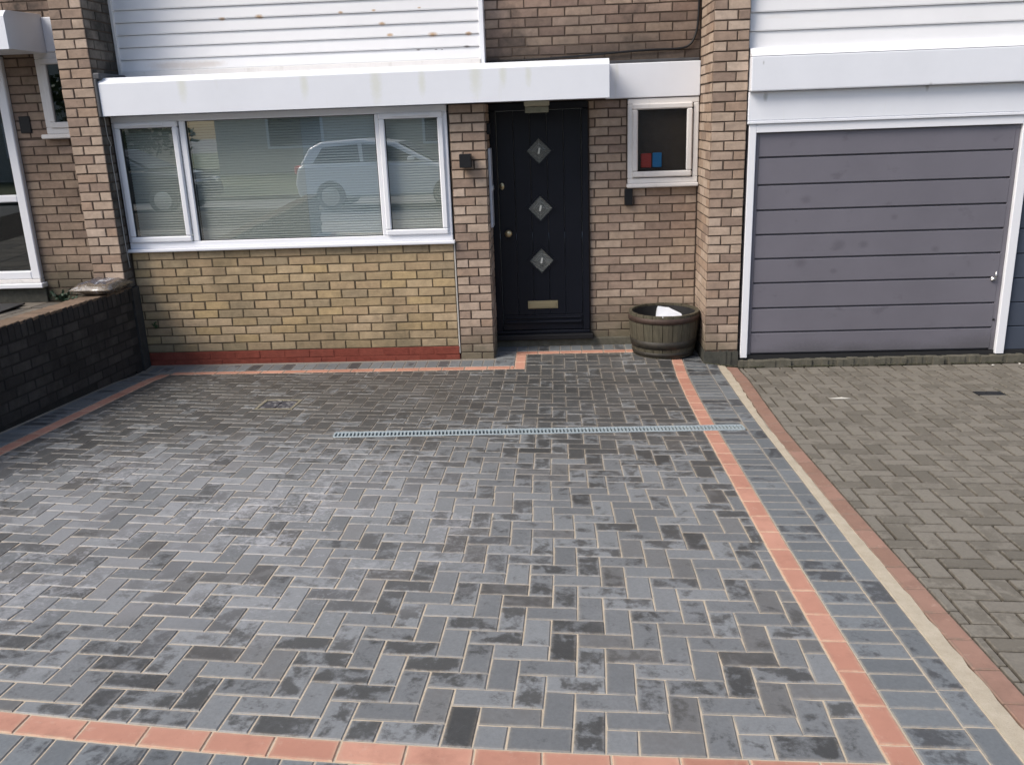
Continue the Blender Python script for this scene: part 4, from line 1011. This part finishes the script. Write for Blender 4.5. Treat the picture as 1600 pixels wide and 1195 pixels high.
# ------------------------------------------------------------------ street behind the camera (mirrored in the glass)
zs=lambda x,y:.392 if y>-8.6 else .32
fp=sheet('pavement',MAT['slabs'],[-60,-9,1.3,7,60],[-8.6,-6.9,-6.0],0,zf=lambda x,y: Hg(max(-3.7,min(4,x)),-6)-.006 if y>-6.5 else .375,kind='structure')
tag(box('kerb',MAT['concrete'],(-60,60,-8.75,-8.6,.1,.375),bev=.01),kind='structure')
rd=sheet('road',MAT['asphalt'],rng(-60,60,4),[-15.5,-8.7],0,zf=lambda x,y:.27,kind='structure')
tag(box('kerb',MAT['concrete'],(-60,60,-15.65,-15.5,.1,.375),bev=.01),kind='structure')
q=NM('verge_grass'); VG=q.out(q.mix(q.mr(q.noise(6,6,.7),.3,.7),(.06,.080,.035),(.10,.12,.06)),.9)
sheet('grass_verge',VG,rng(-60,60,4),[-60,-15.6],0,zf=lambda x,y:.37,kind='structure')
gr=sheet('ground',MAT['asphalt'],[-200,200],[-200,200],0,zf=lambda x,y:-.12,kind='structure')
# opposite house: beige walls, white door surround
oh=empty('house',(-4,-27,.37),label='beige rendered house across the road, mirrored in the wide window',cat='house')
box('wall',plain('beige_render',(.55,.49,.40),.9,nz=.06),(-9,22,-8,0,0,5.2),oh,bev=0)
MB().prism([(-9.3,.5,5.2),(-9.3,-4,7.6),(-9.3,-8.5,5.2)],(31.6,0,0)).build('roof',plain('brown_roof',(.10,.07,.055),.8),oh)
for i in range(5):
    x=-7+6*i; w1=box('window',MAT['upvc'],(x,x+2.2,0,.06,.9,2.2),oh); box('glass_pane',MAT['darkglass'],(x+.1,x+2.1,.061,.07,1.0,2.1),w1,bev=0)
oh2=empty('house',(-22,-26,.37),label='pale house across the road further along, mirrored at the left of the wide window',cat='house')
box('wall',plain('pale_render',(.50,.48,.43),.9,nz=.06),(-10,5,-8,0,0,5.2),oh2,bev=0); MB().prism([(-10.3,.5,5.2),(-10.3,-4,7.4),(-10.3,-8.5,5.2)],(15.6,0,0)).build('roof',plain('grey_roof',(.09,.09,.095),.8),oh2)
for i in range(3):
    x=-8+4.4*i; w1=box('window',MAT['upvc'],(x,x+1.8,0,.06,.9,2.2),oh2); box('glass_pane',MAT['darkglass'],(x+.1,x+1.7,.061,.07,1.0,2.1),w1,bev=0)
def car(loc,rz,paint,lab,hatch=True):
    e=empty('parked_car',loc,rz,label=lab,cat='car',group='cars parked across the road')
    L=4.1; Wd=.86
    side=[(-2.0,.35),(-2.05,.62),(-1.98,.95),(-1.85,1.0),(-1.0,1.02),(.9,.98),(1.6,.86),(1.98,.70),(2.05,.45),(2.0,.28),(-1.95,.28)]
    cab=[(-1.93,.98),(-1.72,1.34),(-1.45,1.46),(-.6,1.50),(.15,1.42),(1.0,.97)]
    m=MB(); m.prism([(x,-Wd,z) for x,z in side],(0,2*Wd,0)); b=m.build('body',paint,e); bv=b.modifiers.new('b','BEVEL'); bv.width=.09; bv.segments=4; bv.limit_method='ANGLE'
    m=MB(); n=len(cab); A=[m.bm.verts.new((x,-Wd+.03+(z-.95)*.32,z)) for x,z in cab]; B=[m.bm.verts.new((x,Wd-.03-(z-.95)*.32,z)) for x,z in cab]
    m.bm.faces.new(A); m.bm.faces.new(B[::-1])
    for i in range(n): m.bm.faces.new([A[i],B[i],B[(i+1)%n],A[(i+1)%n]][::-1])
    g=m.build('roof',paint,e); bv=g.modifiers.new('b','BEVEL'); bv.width=.05; bv.segments=3; bv.limit_method='ANGLE'
    GL=MAT['black']
    for s in (-1,1):
        for quad in ([(-1.62,1.03),(-1.42,1.34),(-.65,1.40),(-.60,1.03)],[(-.52,1.03),(-.56,1.40),(.08,1.34),(.72,1.03)]):
            m=MB(); m.prism([(x,s*(Wd-.015-(z-.95)*.32),z) for x,z in quad],(0,s*.012,0)); m.build('side_window',GL,e)
        m=MB(); m.box(.45,.60,s*.90-.06,s*.90+.06,1.0,1.12,bev=.03); m.build('mirror',paint,e)
        for x in (-1.28,1.28):
            m=MB(); m.lathe([(0,-.1),(.20,-.11),(.30,-.1),(.325,-.07),(.325,.07),(.30,.1),(0,.1)],n=28); wv=m.build('wheel',MAT['seal'],e,True); wv.rotation_euler=(pi/2,0,0); wv.location=(x,s*(Wd-.07),.325)
            m=MB(); m.lathe([(0,-.125 if s>0 else .125),(.12,-.118 if s>0 else .118),(.2,-.112 if s>0 else .112)],n=20); rv=m.build('rim',MAT['chrome'],wv,True)
        m=MB(); m.box(-2.06,-1.86,s*.68-.1,s*.68+.1,.80,.98,bev=.03); m.build('rear_light',RED,e)
        m=MB(); m.box(1.85,2.03,s*.62-.14,s*.62+.14,.60,.74,bev=.04); m.build('headlight',MAT['chrome'],e)
    m=MB(); m.prism([(-1.90,-.62,1.04),(-1.74,-.58,1.31),(-1.74,.58,1.31),(-1.90,.62,1.04)],(-.02,0,0.008)); m.build('rear_window',GL,e)
    m=MB(); m.prism([(.98,-.68,1.00),(.22,-.56,1.39),(.22,.56,1.39),(.98,.68,1.00)],(.015,0,.015)); m.build('windscreen',GL,e)
    return e
car((-3.6,-12.6,.27),0,plain('white_car_paint',(.80,.81,.82),.15),'white hatchback parked across the road, mirrored in the middle of the wide window')
car((-10.0,-12.9,.27),0,plain('dark_car_paint',(.03,.035,.045),.15),'dark hatchback parked across the road, mirrored at the left of the wide window')
def hedge_tree(name,loc,r,h,lab,seed,trunk=True):
    e=empty(name,loc,label=lab,cat='tree'); rs=random.Random(seed); v=[];f=[]
    for k in range(5000):
        d=Vector((rs.gauss(0,1),rs.gauss(0,1),rs.gauss(0,.8))).normalized()*(r*(rs.random()**.4)); lump=1+.25*sin(d.x*3+seed)*cos(d.y*3.3)+.15*sin(d.z*5)
        p=d*lump+Vector((0,0,h)); a=Vector((rs.gauss(0,1),rs.gauss(0,1),rs.gauss(0,1))).normalized()*.11; b=a.orthogonal().normalized()*.07; o=len(v)
        v+=[tuple(p-a),tuple(p+b),tuple(p+a),tuple(p-b)]; f.append((o,o+1,o+2,o+3))
    link('crown',mesh_from('crown',v,f),LEAF,e)
    m=MB(); m.tube([(0,0,0),(.05,0,h*.4),(0,.05,h)],.12,8); m.build('trunk',plain('bark_%d'%seed,(.08,.06,.045),.9),e)
hedge_tree('tree',(-13,-19,.37),2.0,2.6,'bushy green tree on the verge across the road, left one',1)
hedge_tree('tree',(7,-19.5,.37),1.8,2.8,'bushy green tree on the verge across the road, right one',2)
